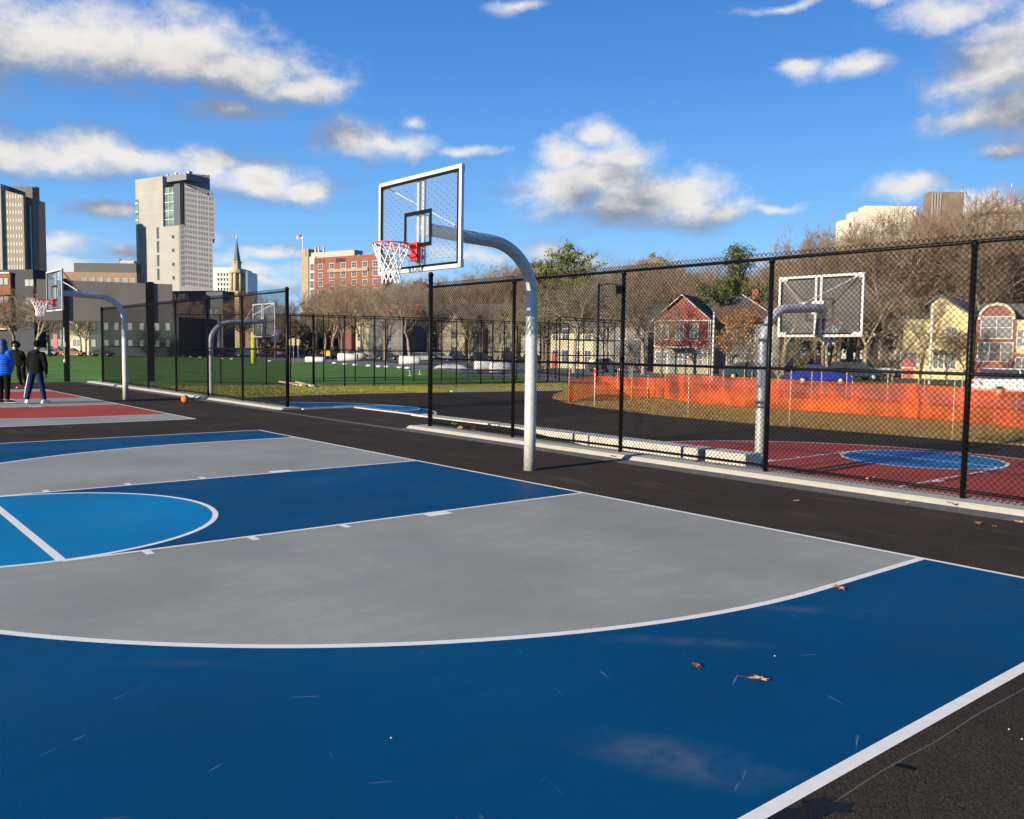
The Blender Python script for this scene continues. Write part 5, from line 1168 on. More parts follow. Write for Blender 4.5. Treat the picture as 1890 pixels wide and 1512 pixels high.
mb = MB(); mb.box(x-.07, x+.07, -.56, -.47, 2.2, 2.5); part('junction_box', mb.mesh('junction_box', M_trim), sb)

# ------------------------------------------------------------------ rolls, tarps, machines round the track
M_roll = mat('roll_white', (.60, .60, .58), .6, var=.08, scale=2, bump=.3, bscale=5); M_core = mat('roll_core', (.02, .02, .02), .9)
def roll(px, py, length_px, dia, lb, ang=0.0, depth=None, group='white rolls of turf by the track'):
    p = G(px, py, LOW) if depth is None else base(px, depth); d = float((p[:2]-CAM[:2])@FW2); L_ = length_px*d/F
    mb = MB(); r0 = dia/2; mb.tube([(-L_/2, 0, r0), (-L_/2+.05, 0, r0), (L_/2-.05, 0, r0), (L_/2, 0, r0)], [r0*.92, r0, r0, r0*.92], 20); 
    o = mb.build('turf_roll', M_roll, smooth=True, loc=(p[0], p[1], LOW), rz=YAW+ang); tag(o, lb, 'roll', group)
    m2 = MB(); m2.tube([(L_/2-.3, 0, r0), (L_/2+.012, 0, r0)], r0*.5, 14); m2.build('core', M_core, o)
roll(582, 669.5, 36, .9, 'thin white roll at the turf edge left of the yellow machine')
roll(642, 667, 36, 1.35, 'thick white roll with a dark hollow end right of the yellow machine')
roll(664, 665.5, 20, 1.4, 'white roll behind the hollow ended roll', .5)
roll(756, 673.5, 38, 1.25, 'big white roll left of the right fence end post')
roll(893, 686, 34, 1.2, 'big white roll seen through the right fence left half', .25); roll(922, 689, 36, 1.1, 'second big white roll seen through the right fence close to the main pole', .3)
roll(158, 654.5, 52, 1.0, 'long pale blue wrapped roll at the far turf edge behind the scoreboard column', 0)
roll(294, 656, 17, 1.25, 'short white roll at the far turf edge seen through the left fence', .3); roll(265, 653.5, 24, .7, 'long low pale roll just left of the short white one')
roll(517, 657, 16, 1.1, 'white roll beside the left fence end post', .6); roll(536, 656.5, 12, 1.1, 'small white bundle just right of the left fence end post', .2)
def tarp(px, py, wpx, h, lb, seed):
    p = G(px, py, LOW); d = float((p[:2]-CAM[:2])@FW2); Wd = wpx*d/F; r_ = np.random.default_rng(seed); n = 12; m = 6
    X, Y = np.meshgrid(np.linspace(-Wd/2, Wd/2, n), np.linspace(-.9, .9, m)); Z = h*np.clip(1-(Y/1.0)**2, 0, 1)*np.clip(1-(X/(Wd/2))**4, 0, 1)*r_.uniform(.4, 1.1, X.shape)
    V = np.stack([X, Y, Z+.01], -1).reshape(-1, 3); F_ = [(i*n+j, i*n+j+1, (i+1)*n+j+1, (i+1)*n+j) for i in range(m-1) for j in range(n-1)]
    mb = MB(); mb.add(V, F_); tag(mb.build('folded_sheet', M_roll, smooth=True, loc=(p[0], p[1], LOW), rz=YAW), lb, 'sheet', 'crumpled white sheets by the track')
tarp(473, 655, 50, .8, 'long crumpled white sheet beyond the turf left of the left fence end post', 1); tarp(833, 681, 66, .6, 'low crumpled white sheet behind the right fence by the grey pickup', 2); tarp(648, 662, 60, .3, 'flat white sheet behind the yellow machine', 3); tarp(183, 652, 14, 1.6, 'white bundle at the far right end of the blue roll', 4); tarp(363, 647, 10, .9, 'small white bundle on the far side seen through the left fence', 5)
# sand bags along the turf edge
k = 0
for px, py in ((322, 658), (336, 659), (352, 660), (370, 661), (392, 662), (410, 663), (428, 664), (498, 668), (617, 672), (637, 674), (655, 675.5), (680, 677), (699, 678.5), (714, 679), (738, 680.5), (752, 681.5)):
    p = G(px, py, LOW); mb = MB(); mb.ball((0, 0, .14), .22, 6, sc=(1.7, .9, .6)); tag(mb.build('sand_bag', M_roll, smooth=True, loc=(p[0], p[1], LOW), rz=YAW+random.uniform(-.3, .3)), 'white sand bag in the row that holds down the far turf edge', 'bag', 'white sand bags along the far turf edge')
# yellow loader
p = base(614, 172); ld_ = empty('wheel_loader', p, YAW+.9, 'small yellow wheel loader parked on the track behind the turf', 'loader'); M_ye = mat('machine_yellow', (.50, .27, .04), .5); M_tyre = mat('tyre', (.015, .015, .015), .85)
mb = MB(); mb.box(-1.2, .9, -.6, .6, .6, 1.5); mb.box(-1.2, -.3, -.5, .5, 1.5, 1.8); bevel(part('body', mb.mesh('body', M_ye), ld_), .08); mb = MB(); mb.box(-.2, .7, -.55, .55, 1.5, 2.5); bevel(part('cab', mb.mesh('cab', M_win), ld_), .05)
for x in (-.8, .6):
    for y in (-.7, .7): mb = MB(); mb.tube([(x, y-.15, .45), (x, y+.15, .45)], .45, 16); part('wheel', mb.mesh('wheel', M_tyre, True), ld_)
mb = MB(); mb.bar((.7, -.4, 1.2), (1.9, -.4, .5), .12); mb.bar((.7, .4, 1.2), (1.9, .4, .5), .12); part('lift_arm', mb.mesh('lift_arm', M_ye), ld_); mb = MB(); mb.xprism([(1.8, .05), (2.6, .05), (2.5, .25), (2.0, .9), (1.8, .9)], -.8, .8); part('bucket', mb.mesh('bucket', M_ye), ld_)
# aluminium team bench on the turf, dark benches by the fence
def bench(p, L_, ang, lb, m, back=False, group=None):
    e = empty('team_bench', p, ang, lb, 'bench', group); mb = MB(); mb.box(-L_/2, L_/2, -.13, .13, .44, .48); bevel(part('seat', mb.mesh('seat', m), e), .01)
    for x in (-L_/2+.5, L_/2-.5): mb = MB(); mb.box(x-.04, x+.04, -.2, .2, .02, .05); mb.box(x-.03, x+.03, -.03, .03, .05, .44); part('leg', mb.mesh('leg', m), e)
    if back:
        mb = MB(); [mb.box(-L_/2, L_/2, .2, .24, z, z+.14) for z in (.62, .82)]; part('backrest', mb.mesh('backrest', m), e)
        for x in (-L_/2+.5, L_/2-.5): mb = MB(); mb.bar((x, .05, .44), (x, .21, .95), .05); part('back_support', mb.mesh('back_support', m), e)
M_al = mat('bench_aluminium', (.45, .50, .50), .35, .5)
a = G(737, 697, LOW); b_ = G(790, 690, LOW)
e = (a+b_)/2; bench((e[0], e[1], LOW+.01), 5.0, math.atan2((b_-a)[1], (b_-a)[0])+.0, 'aluminium bench tipped on the turf left of the right fence end post', M_al)
M_nb = mat('bench_navy', (.03, .045, .07), .6)
for px, py, lb in ((895, 707, 'dark slatted bench before the turf fence seen through the right fence'), (982, 706, 'dark slatted bench behind the main hoop pole')):
    p = G(px, py, LOW); bench((p[0], p[1], LOW), 3.4, YAW+.1, lb, M_nb, True, 'dark benches by the turf fence')

# ------------------------------------------------------------------ orange plastic netting and its stakes
def net_mat():
    m = bpy.data.materials.new('orange_netting'); m.use_nodes = True; nt = m.node_tree; N = nt.nodes; L = nt.links; N.clear()
    o = N.new('ShaderNodeOutputMaterial'); d = N.new('ShaderNodeBsdfDiffuse'); t = N.new('ShaderNodeBsdfTranslucent'); tr = N.new('ShaderNodeBsdfTransparent')
    P = N.new('ShaderNodeNewGeometry').outputs['Position']; n = N.new('ShaderNodeTexNoise'); n.inputs['Scale'].default_value = .9; n.inputs['Detail'].default_value = 6; L.new(P, n.inputs['Vector'])
    cr = N.new('ShaderNodeMix'); cr.data_type = 'RGBA'; cr.inputs[6].default_value = (.72, .07, .025, 1); cr.inputs[7].default_value = (1.0, .24, .07, 1); n3 = N.new('ShaderNodeTexNoise'); n3.inputs['Scale'].default_value = 2.2; n3.inputs['Detail'].default_value = 8; n3.inputs['Roughness'].default_value = .7; L.new(P, n3.inputs['Vector']); L.new(n3.outputs['Fac'], cr.inputs[0])
    for s_ in (d, t): L.new(cr.outputs[2], s_.inputs[0])
    m1 = N.new('ShaderNodeMixShader'); m1.inputs[0].default_value = .3; L.new(d.outputs[0], m1.inputs[1]); L.new(t.outputs[0], m1.inputs[2])
    r = N.new('ShaderNodeMapRange'); L.new(n.outputs['Fac'], r.inputs[0]); r.inputs[1].default_value = .35; r.inputs[2].default_value = .65; r.inputs[3].default_value = .22; r.inputs[4].default_value = .68
    m2 = N.new('ShaderNodeMixShader'); L.new(r.outputs[0], m2.inputs[0]); L.new(tr.outputs[0], m2.inputs[1]); L.new(m1.outputs[0], m2.inputs[2]); L.new(m2.outputs[0], o.inputs[0]); tr.inputs[0].default_value = (1, .85, .8, 1)
    return m
M_onet = net_mat()
def netting(px_list, label, seed, wav=.12):
    """px_list: (px, bottom py, top py)"""
    r_ = np.random.default_rng(seed); P = []; 
    xs = np.linspace(px_list[0][0], px_list[-1][0], 90); L0 = np.array(px_list, float)
    rows = 6; V = []
    for i, x in enumerate(xs):
        bt = np.interp(x, L0[:, 0], L0[:, 1]); tp = np.interp(x, L0[:, 0], L0[:, 2]); g = G(x, bt, LOW); d = float((g[:2]-CAM[:2])@FW2); h = W(x, tp, d)[2]-LOW-.03*abs(math.sin(i*.9))
        for k in range(rows):
            t = k/(rows-1); wv = wav*math.sin(i*.7+k*1.1+seed)*math.sin(t*math.pi*.9)+r_.normal(0, .012)
            V.append((g[0]+FW2[0]*wv, g[1]+FW2[1]*wv, LOW+.02+h*t))
    Fq = [(i*rows+k, (i+1)*rows+k, (i+1)*rows+k+1, i*rows+k+1) for i in range(89) for k in range(rows-1)]
    mb = MB(); mb.add(V, Fq); o = mb.build('safety_netting', M_onet, smooth=True); tag(o, label, 'netting', 'orange plastic safety netting'); return o
netting([(1047, 742, 697), (1058, 741, 695)], 'folded upright end of orange netting at the left corner of the dry grass', 1, .05)
netting([(1047, 741, 700), (1100, 728, 694), (1235, 736, 699)], 'thin see through orange netting at the left end by the red stake', 2, .1)
netting([(1225, 736, 690), (1290, 746, 693), (1400, 753, 698), (1500, 760, 703), (1600, 767, 708), (1692, 773, 708)], 'bright orange netting running past the main far pole to the sag', 3, .2)
netting([(1685, 771, 706), (1700, 773, 711), (1800, 782, 716), (1905, 793, 722)], 'bright orange netting at the right edge before the white car', 4)
M_stake = mat('stake_wood', (.42, .34, .25), .85); M_rstk = mat('stake_red', (.62, .03, .02), .6)
for px, by, ty in ((1049, 742, 676), (1097, 751, 688), (1139, 731, 680), (1165, 738, 678), (1195, 735, 692), (1227, 734, 684), (1270, 768, 682), (1309, 745, 683), (1334, 746, 684), (1373, 749, 680), (1433, 753, 690), (1456, 789, 683), (1496, 757, 682), (1515, 758, 680), (1560, 762, 682), (1571, 762, 700), (1636, 765, 688), (1693, 771, 698), (1703, 772, 693), (1757, 813, 702), (1773, 777, 690), (1835, 783, 700), (1874, 788, 706)):
    g = G(px, by, LOW); d = float((g[:2]-CAM[:2])@FW2); h = W(px, ty, d)[2]-LOW; mb = MB(); mb.tube([(0, 0, -.1), (random.uniform(-.04, .04), 0, h)], .018 if by < 780 else .014, 6)
    near = by > 785 or px in (1097, 1270)
    tag(mb.build('stake', M_trim if px == 1097 else M_stake, smooth=True, loc=(g[0], g[1], LOW)), 'slim pale stake standing free in the dry grass in front of the orange netting' if near else 'slim pale stake that holds up the orange netting', 'stake', 'free standing stakes in the grass' if near else 'stakes of the orange netting')
g = G(1097, 738, LOW); mb = MB(); mb.box(-.06, .06, -.01, .01, .05, 1.5); tag(mb.build('marker_post', M_rstk, loc=(g[0], g[1], LOW), rz=YAW), 'flat red marker post in the thin left part of the netting', 'marker')

# ------------------------------------------------------------------ lamp posts, signs
def lamp(px, d, top, lb, m=M_galv, r=.09, arm=0, double=False):
    p = base(px, d); h = W(px, top, d)[2]-LOW; e = empty('street_lamp', p, YAW, lb, 'lamp post'); mb = MB(); mb.tube([(0, 0, 0), (0, 0, h)], [r, r*.7], 10); part('pole', mb.mesh('pole', m, True), e)
    if arm: mb = MB(); mb.tube([(0, 0, h-.1), (arm*.6, 0, h+.02), (arm, 0, h-.02)], .04, 6); part('arm', mb.mesh('arm', m, True), e); mb = MB(); mb.box(arm-.15, arm+.25, -.12, .12, h-.75, h-.1); part('lamp_head', mb.mesh('lamp_head', m), e)
    return e
lamp(1103, 66, 524, 'tall dark lamp pole with a hanging head right of the main hoop', M_blk, .11, 1.45)
lamp(1316, 72, 576, 'pale lamp pole in front of the orange leaved oak', mat('pole_pale', (.50, .47, .42), .7), .1)
lamp(1718, 70, 560, 'pale lamp pole in front of the yellow house', mat('pole_pale', (.50, .47, .42), .7), .11); lamp(691, 158, 594, 'pale utility pole before the red roofed cottage', mat('pole_pale', (.50, .47, .42), .7), .12)
lamp(113.5, 172, 592, 'thin pale lamp pole just left of the scoreboard column', M_galv, .1)
p = base(468, 120); mb = MB(); mb.tube([(0, 0, 0), (0, 0, W(468, 613, 120)[2]-LOW)], .35, 10); tag(mb.build('goal_post', mat('pad_yellow', (.62, .58, .04), .6), smooth=True, loc=tuple(p)), 'yellow padded post seen through the left fence below the far hoop', 'post')
for i, (px, w) in enumerate(((535, 5), (541.5, 5.5), (550, 5))):
    p = base(px, 118); z0_ = W(px, 638, 118)[2]-LOW; z1_ = W(px, 626-(i == 1)*1.5, 118)[2]-LOW; e = empty('sign_board', p, YAW, ('left', 'middle', 'right')[i]+' one of three blank cream boards on thin posts right of the left fence', 'sign'); mb = MB(); mb.box(-w*.036, w*.036, -.03, 0, z0_, z1_); part('board', mb.mesh('board', M_tan2), e); mb = MB(); mb.tube([(0, .04, 0), (0, .04, z1_)], .03, 6); part('post', mb.mesh('post', M_galv, True), e)

# ------------------------------------------------------------------ parked cars
def car_mesh_parts(L_=4.5, Wd=1.8, H=1.5, suv=False):
    """side profile lofted across the width"""
    if suv: prof = [(-L_/2, .45), (-L_/2, .95), (-L_/2+.25, 1.05), (-L_/2+.45, 1.60), (-L_/2+.7, H+.12), (.55, H+.12), (1.15, 1.15), (L_/2-.15, .95), (L_/2, .75), (L_/2, .35), (-L_/2, .35)]
    else: prof = [(-L_/2, .40), (-L_/2, .90), (-L_/2+.6, .98), (-L_/2+1.15, 1.38), (-L_/2+1.6, H), (.2, H), (1.0, .98), (L_/2-.2, .82), (L_/2, .62), (L_/2, .30), (-L_/2, .30)]
    return prof
def car(px, d, colr, lb, ang=0., suv=False, name='parked_car', z=LOW):
    prof = car_mesh_parts(suv=suv); L_ = 4.5; e = empty(name, base(px, d, z), YAW+ang, lb, 'car', 'cars parked along the street'); M_c = mat('car_'+'_'.join(str(int(c*999)) for c in colr), colr, .3, 0, spec=.6)
    belt = .96 if not suv else 1.08
    low_ = [p for p in prof if p[1] <= belt+.1]; mb = MB()
    lowp = [(x, min(z_, belt)) for x, z_ in prof if z_ <= belt+.12]
    x_, z_ = zip(*lowp); secs = []
    n = len(lowp); V = []
    ys = [(-.9, .0), (-.86, 1.0), (.86, 1.0), (.9, .0)]
    mb.xprism(lowp[::-1], -.88, .88); bevel(part('body', mb.mesh('body', M_c), e), .09, 3)
    top = [p for p in prof if p[1] > belt+.02]; xs0 = -L_/2+(.3 if suv else .75); xs1 = 1.12 if suv else .98
    gh = [(xs0, belt)]+top+[(xs1, belt)]
    n = len(gh); V = [(x, -.82 if z_ <= belt else -.66, z_) for x, z_ in gh]+[(x, .82 if z_ <= belt else .66, z_) for x, z_ in gh]
    mb = MB(); mb.add(V, [tuple(range(n))[::-1], tuple(range(n, 2*n))]+[(i, (i+1) % n, n+(i+1) % n, n+i) for i in range(n)]); bevel(part('windows', mb.mesh('windows', M_win), e), .03)
    tz = max(z_ for _, z_ in top); tx = [x for x, z_ in top if z_ == tz]; mb = MB(); mb.box(min(tx)-.05, max(tx)+.05, -.66, .66, tz-.02, tz+.03); bevel(part('roof', mb.mesh('roof', M_c), e), .02)
    mb = MB()
    for y in (-.70, .70): mb.bar((-.15, y, belt), (-.25, y*.96, tz), .07, .05)
    part('door_pillars', mb.mesh('door_pillars', M_c), e)
    for x in (-1.4, 1.4):
        for y in (-.84, .84):
            mb = MB(); mb.tube([(0, -.12, 0), (0, .12, 0)], .33, 20); w_ = part('wheel', mb.mesh('tyre', M_tyre, True), e, (x, y, .33)); mb = MB(); mb.tube([(0, -.14, 0), (0, .14, 0)], .2, 12); part('rim', mb.mesh('rim', M_galv, True), w_)
    for y in (-.6, .6):
        mb = MB(); mb.box(L_/2-.06, L_/2+.02, y-.2, y+.2, .62, .74); part('headlight', mb.mesh('headlight', M_trim), e); mb = MB(); mb.box(-L_/2-.02, -L_/2+.05, y-.18, y+.18, .72, .86); part('tail_light', mb.mesh('tail_light', mat('tail_red', (.4, .02, .02), .4)), e)
    return e
car(1512, 66, (.015, .025, .26), 'bright blue parked car beneath the white backboard behind the orange netting', -.05)
car(1882, 50, (.72, .70, .68), 'white parked car at the right edge behind the orange netting', -.1, True)
car(1578, 78, (.03, .04, .06), 'dark parked car right behind the forked tree', .0, True); car(1380, 76, (.03, .06, .065), 'dark teal parked car below the orange leaved oak', 0); car(1620, 92, (.4, .4, .42), 'silver parked car by the yellow house', .0)
car(780, 153, (.33, .34, .35), 'silver pickup sized car beside the big white roll left of the right fence', .1, True); car(812, 156, (.25, .27, .3), 'grey car right behind the end post of the right fence', .1, True)
car(715, 174, (.03, .03, .035), 'black car at the foot of the thick trunked cottage tree', 0, True); car(660, 186, (.04, .045, .05), 'dark car behind the hollow ended white roll', 0, True); car(555, 210, (.02, .035, .08), 'navy car left of the yellow machine', 0, True)
car(846, 177, (.03, .045, .07), 'dark blue car before the first gable of the tan row', .1, True); car(890, 174, (.035, .045, .06), 'dark car before the second gable of the tan row', .1, True); car(940, 171, (.03, .04, .06), 'dark car before the third gable of the tan row', .1, True); car(985, 165, (.04, .05, .07), 'dark car just right of the main hoop pole', .1, True); car(1120, 96, (.05, .06, .08), 'slate car right of the batting cage', .1)
car(108, 172, (.28, .03, .025), 'red car on the far street left of the scoreboard column', 0); car(134, 171, (.30, .06, .03), 'rust red car on the far street right of the scoreboard column', 0); car(85, 171, (.2, .22, .24), 'grey car between the people and the red cars', 0); car(188, 173, (.04, .04, .045), 'black car with bright hood beyond the pale blue roll', .1)
car(404, 196, (.035, .04, .05), 'dark car left of the small green car by the church', 0, True); car(436, 196, (.06, .22, .12), 'small green and white car at the foot of the church', 0); car(455, 190, (.04, .045, .06), 'dark car right of the small green car', 0, True)
# ------------------------------------------------------------------ people
M_skin = mat('skin_brown', (.20, .10, .06), .55, var=.05, scale=8); M_hair = mat('hair_black', (.006, .005, .0045), .95, spec=.1, bump=1.0, bscale=60)
def cap(mb, a, b, ra, rb, n=14):
    a = np.array(a, float); b = np.array(b, float); d = b-a; L_ = np.linalg.norm(d); d /= L_
    pts = []; rad = []
    for t in np.linspace(-math.pi/2, 0, 5): pts.append(a+d*ra*math.sin(t)); rad.append(max(ra*math.cos(t), .001))
    for t in np.linspace(0, math.pi/2, 5): pts.append(b+d*rb*math.sin(t)); rad.append(max(rb*math.cos(t), .001))
    mb.tube(pts, rad, n)
def fuse(o, vox, smooth=4):
    r_ = o.modifiers.new('fuse', 'REMESH'); r_.mode = 'VOXEL'; r_.voxel_size = vox; r_.use_smooth_shade = True
    s_ = o.modifiers.new('soften', 'SMOOTH'); s_.iterations = smooth; s_.factor = .5; return o
def hand(mb, w, d, side, palm):
    """w wrist, d unit direction of the hand, side unit vector across the palm (towards the thumb), palm unit vector the palm faces"""
    w, d, side, palm = (np.array(q, float) for q in (w, d, side, palm))
    for s_ in (-.028, -.01, .01, .028): cap(mb, w+d*.015+side*s_*.6, w+d*.085+side*s_, .015, .013, 8)
    for s_, L_ in ((.031, .072), (.010, .08), (-.011, .074), (-.031, .058)):
        k = w+d*.09+side*s_; m_ = k+(d*.85+palm*.5)*L_*.45; e = m_+(d*.6+palm*.8)*L_*.5; cap(mb, k, m_, .0095, .0088, 8); cap(mb, m_, e, .0088, .0075, 8)
    k = w+d*.03+side*.03; m_ = k+(d*.65+side*.6+palm*.25)*.045; e = m_+(d*.85+side*.1+palm*.35)*.035; cap(mb, k, m_, .013, .011, 8); cap(mb, m_, e, .011, .009, 8)
def person(name, loc, rz, J, label, jacket, trousers, shoe, hood=None, hair='cap', face=1, jl=.06, sock=None, puffer=False):
    """J: joints in the person's frame (x right in the picture, y away). face=+1 the person looks away, -1 towards the camera"""
    P = empty(name, loc, rz, label, 'person'); A = {k: np.array(v, float) for k, v in J.items()}
    fy = face; H = A['head']; nk = A['neck']; ch = A['chest']; pv = A['pelvis']
    mb = MB(); mb.ball(tuple(H+np.array([0, 0, .03])), .096, 14, sc=(.82, 1.0, 1.12)); mb.ball(tuple(H+np.array([0, fy*.018, -.055])), .068, 12, sc=(.86, 1.0, .95))
    mb.ball(tuple(H+np.array([0, fy*.098, -.012])), .017, 8, sc=(.8, 1.1, 1.3)); cap(mb, H+np.array([-.02, fy*.085, -.062]), H+np.array([.02, fy*.085, -.062]), .010, .010, 8)
    for s_ in (-1, 1): mb.ball(tuple(H+np.array([s_*.082, 0, -.005])), .024, 8, sc=(.4, .8, 1.2)); mb.ball(tuple(H+np.array([s_*.03, fy*.082, .018])), .014, 8)
    cap(mb, nk+np.array([0, 0, -.04]), H+np.array([0, -fy*.01, -.05]), .062, .055)
    for t in np.linspace(0, 1, 6):
        c = ch*(1-t)+pv*t; w = np.interp(t, [0, .5, 1], [.165, .13, .155]); mb.ball(tuple(c), .13, 12, sc=(w/.13, .86, .9))
    for s_ in ('l', 'r'):
        cap(mb, nk+np.array([0, 0, -.06]), A['sh_'+s_], .055, .062); cap(mb, A['sh_'+s_], A['el_'+s_], .055, .042); cap(mb, A['el_'+s_], A['wr_'+s_], .040, .027)
        cap(mb, A['hp_'+s_], A['kn_'+s_], .085, .058); cap(mb, A['kn_'+s_], A['an_'+s_], .056, .038); cap(mb, A['an_'+s_]+np.array([0, 0, -.035]), A['to_'+s_], .038, .03)
        d = A['wr_'+s_]-A['el_'+s_]; d /= np.linalg.norm(d); inn = np.array([1., 0, 0]) if A['sh_'+s_][0] < 0 else np.array([-1., 0, 0]); side = np.array([0, fy, 0.]); hand(mb, A['wr_'+s_], d, side, inn)
    fuse(mb.build('body', M_skin, P), .008, 2)
    mb = MB()
    for s_ in (-1, 1): mb.ball(tuple(H+np.array([s_*.03, fy*.094, .018])), .008, 6)
    mb.build('eyes', mat('eye_dark', (.01, .01, .01), .3), P, True)
    # jacket
    mb = MB(); z0 = pv[2]-jl
    n = 9
    for i in range(n):
        t = i/(n-1); c = (ch+np.array([0, 0, .05]))*(1-t)+np.array([pv[0], pv[1], z0])*t; w = np.interp(t, [0, .15, .5, .8, 1], [.17, .215, .20, .205, .20])+(.035 if puffer else 0); dp = np.interp(t, [0, .2, .6, 1], [.11, .135, .13, .13])+(.03 if puffer else 0)
        mb.ball(tuple(c), .1, 12, sc=(w/.1, dp/.1, .85))
        if puffer and i < n-1: pass
    g = .02 if puffer else 0
    for s_ in ('l', 'r'):
        cap(mb, nk+np.array([0, 0, -.05]), A['sh_'+s_], .08, .082+g); cap(mb, A['sh_'+s_], A['el_'+s_], .080+g, .064+g); cap(mb, A['el_'+s_], A['wr_'+s_]+(A['el_'+s_]-A['wr_'+s_])*.06, .062+g, .045+g)
    cap(mb, nk+np.array([0, 0, -.05]), nk+np.array([0, 0, .02]), .085, .075)
    jk = fuse(mb.build('jacket', jacket, P), .014, 3)
    if hood is not None:
        mb = MB()
        if hair == 'hooded': mb.ball(tuple(H+np.array([0, -fy*.01, .03])), .125, 14, sc=(.92, 1, 1.12)); cap(mb, H+np.array([0, 0, -.04]), nk+np.array([0, 0, -.03]), .115, .15)
        else: mb.ball(tuple(nk+np.array([0, -fy*.07, .0])), .10, 12, sc=(1.15, .7, .75)); cap(mb, nk+np.array([-.06, -fy*.05, .03]), nk+np.array([.06, -fy*.05, .03]), .05, .05)
        fuse(mb.build('hood', hood, P), .012, 3)
    # trousers
    mb = MB(); 
    mb.ball(tuple(pv+np.array([0, 0, -.01])), .1, 12, sc=(1.72, 1.28, 1.3))
    for s_ in ('l', 'r'): cap(mb, A['hp_'+s_], A['kn_'+s_], .104, .080); cap(mb, A['kn_'+s_], A['an_'+s_]+np.array([0, 0, .05]), .078, .062)
    fuse(mb.build('trousers', trousers, P), .012, 3)
    for s_ in ('l', 'r'):
        a_, t_ = A['an_'+s_], A['to_'+s_]; d = t_-a_; d[2] = 0; d /= np.linalg.norm(d)+1e-9
        mb = MB(); cap(mb, (a_[0]-d[0]*.05, a_[1]-d[1]*.05, .045), (a_[0]+d[0]*.10, a_[1]+d[1]*.10, .045), .046, .044); cap(mb, (a_[0]+d[0]*.08, a_[1]+d[1]*.08, .035), (a_[0]+d[0]*.17, a_[1]+d[1]*.17, .033), .042, .032); cap(mb, (a_[0], a_[1], .05), (a_[0], a_[1], .10), .048, .045)
        so = fuse(mb.build('shoe', shoe, P), .01, 2)
        mb = MB(); cap(mb, (a_[0]-d[0]*.055, a_[1]-d[1]*.055, .014), (a_[0]+d[0]*.17, a_[1]+d[1]*.17, .014), .014, .012); mb.bar((a_[0]-d[0]*.09, a_[1]-d[1]*.09, .014), (a_[0]+d[0]*.20, a_[1]+d[1]*.20, .014), .085, .024); mb.build('sole', M_trim, so)
        if sock is not None: mb = MB(); mb.tube([(a_[0], a_[1], .09), (a_[0], a_[1], .17)], .045, 12); mb.build('sock', sock, P, True)
    r_ = np.random.default_rng(5); mb = MB()
    if hair == 'afro':
        c = H+np.array([0, -fy*.03, .055])
        for i in range(150):
            v = r_.normal(0, 1, 3); v /= np.linalg.norm(v)
            if v[1]*fy > .45 and v[2] < .35: continue
            if v[2] < -.75: continue
            mb.ball(tuple(c+v*np.array([.15, .14, .14])*r_.uniform(.75, 1)), .04, 5)
        fuse(mb.build('hair', M_hair, P), .014, 0)
    elif hair == 'cap':
        mb.ball(tuple(H+np.array([0, -fy*.012, .045])), .105, 14, sc=(.90, 1.0, 1.05)); fuse(mb.build('hair', M_hair, P), .010, 1)
    return P
M_puff = mat('puffer_blue', (.006, .11, .62), .38, bump=.0)
def add_quilt(m, sc):
    nt = m.node_tree; N = nt.nodes; L = nt.links; b = N['Principled BSDF']; tc = N.new('ShaderNodeTexCoord'); w = N.new('ShaderNodeTexWave'); w.bands_direction = 'Z'; w.inputs['Scale'].default_value = sc; w.inputs['Distortion'].default_value = .6; L.new(tc.outputs['Object'], w.inputs['Vector'])
    bp = N.new('ShaderNodeBump'); bp.inputs['Strength'].default_value = 1; bp.inputs['Distance'].default_value = .03; L.new(w.outputs['Fac'], bp.inputs['Height']); L.new(bp.outputs[0], b.inputs['Normal'])
add_quilt(M_puff, 4.6)
M_navy2 = mat('cloth_navy', (.006, .013, .055), .8, spec=.15, bump=.4, bscale=12); M_blkc = mat('cloth_black', (.006, .006, .0065), .9, bump=.6, bscale=9, spec=.1); M_hoodn = mat('hood_navy', (.006, .012, .03), .85, spec=.1); M_wsh = mat('shoe_white', (.55, .58, .62), .6); M_rsh = mat('shoe_red', (.62, .05, .03), .5); M_dsh = mat('shoe_dark', (.03, .02, .02), .6); M_sock = mat('sock_white', (.75, .72, .68), .9)
def joints(head, neck, chest, pelvis, sh, el, wr, hp, kn, an, to):
    J = dict(head=head, neck=neck, chest=chest, pelvis=pelvis)
    for n_, v in (('sh', sh), ('el', el), ('wr', wr), ('hp', hp), ('kn', kn), ('an', an), ('to', to)): J[n_+'_l'], J[n_+'_r'] = v
    return J
g = G(66, 745.5)
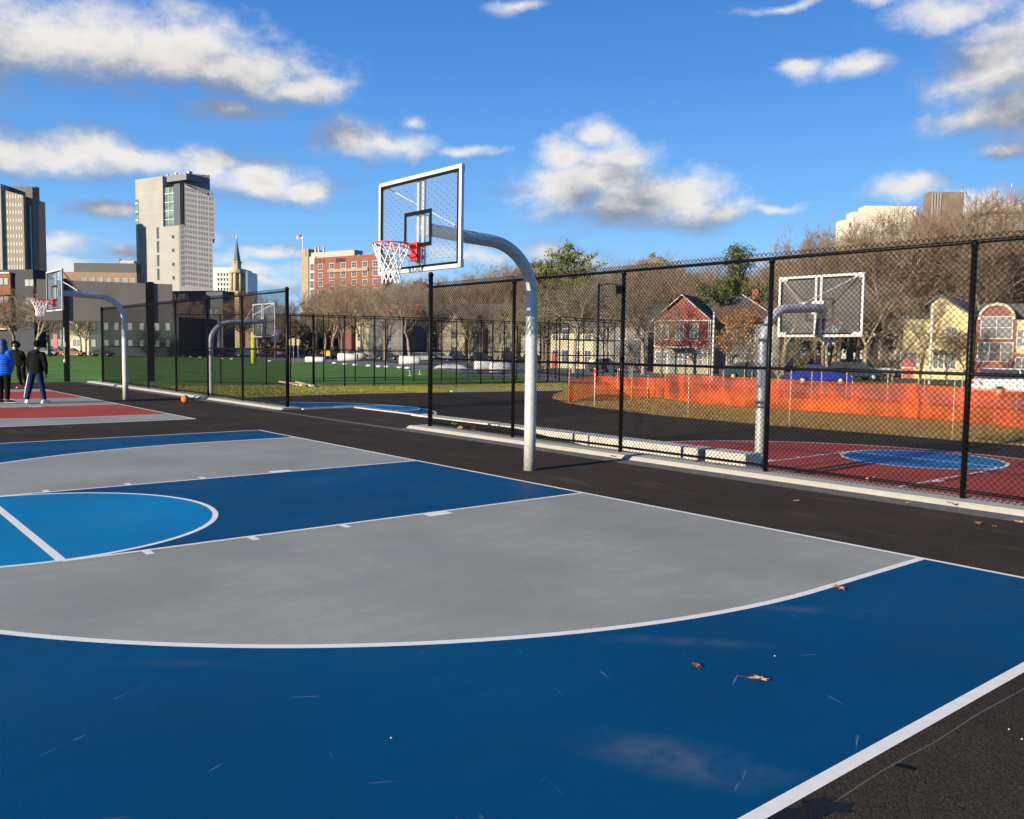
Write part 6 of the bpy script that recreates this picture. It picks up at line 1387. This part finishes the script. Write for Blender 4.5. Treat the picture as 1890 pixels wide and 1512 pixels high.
person('person', (g[0], g[1], .024), YAW, joints((.07, .03, 1.66), (.06, 0, 1.47), (.06, 0, 1.30), (.03, 0, .95), ((-.12, 0, 1.41), (.24, 0, 1.40)), ((-.19, .0, 1.12), (.31, 0, 1.11)), ((-.20, .09, .86), (.29, .06, .85)),
    ((-.07, 0, .90), (.12, 0, .90)), ((-.17, .03, .49), (.18, .02, .48)), ((-.24, .0, .09), (.25, 0, .09)), ((-.33, .10, .03), (.30, .13, .03))),
    'person in a black jacket and navy track trousers standing legs apart, back turned', M_blkc, M_navy2, M_wsh, M_hoodn, 'cap', 1, sock=M_sock)
p_ = [o for o in COL.objects if o.name == 'person'][0]
mb = MB(); mb.tube([(-.155, -.045, .86), (-.245, -.03, .50), (-.30, -.045, .16)], [.016, .016, .016], 8); s_ = mb.build('side_stripe', M_sock, p_, True)
g = G(9, 745.5)
person('person', (g[0], g[1], .024), YAW, joints((-.02, .02, 1.67), (-.02, 0, 1.49), (-.02, 0, 1.31), (-.01, 0, .96), ((-.20, 0, 1.42), (.16, 0, 1.42)), ((-.24, .04, 1.14), (.20, .05, 1.13)), ((-.15, .16, .96), (.12, .17, .95)),
    ((-.10, 0, .90), (.09, 0, .90)), ((-.11, .01, .49), (.09, .0, .49)), ((-.10, 0, .09), (.08, 0, .09)), ((-.05, .12, .03), (.22, .06, .03))),
    'person in a bright blue puffer jacket with the hood up, cut by the left edge', M_puff, M_blkc, M_dsh, mat('hood_blue', (.012, .04, .14), .6), 'hooded', 1, jl=.10, sock=M_sock, puffer=True)
g = G(42, 716)
person('person', (g[0], g[1], .0), YAW, joints((-.24, -.03, 1.62), (-.20, 0, 1.45), (-.16, 0, 1.29), (-.05, 0, .95), ((-.34, 0, 1.40), (.01, 0, 1.36)), ((-.36, .05, 1.12), (.10, .05, 1.10)), ((-.26, -.10, .96), (.10, -.08, .88)),
    ((-.13, 0, .90), (.03, 0, .90)), ((-.12, -.02, .49), (.07, -.05, .49)), ((-.05, 0, .09), (.17, 0, .09)), ((-.12, -.12, .03), (.20, -.14, .03))),
    'person in black with round afro and red shoes facing the camera behind two others', M_blkc, M_blkc, M_rsh, None, 'afro', -1)
p_ = [o for o in COL.objects if o.name.startswith('person') and o.parent is None][-1]
mb = MB(); mb.ball((-.24, -.105, 1.555), .062, 10, sc=(.95, .55, .72)); mb.build('face_mask', M_sock, p_, True)
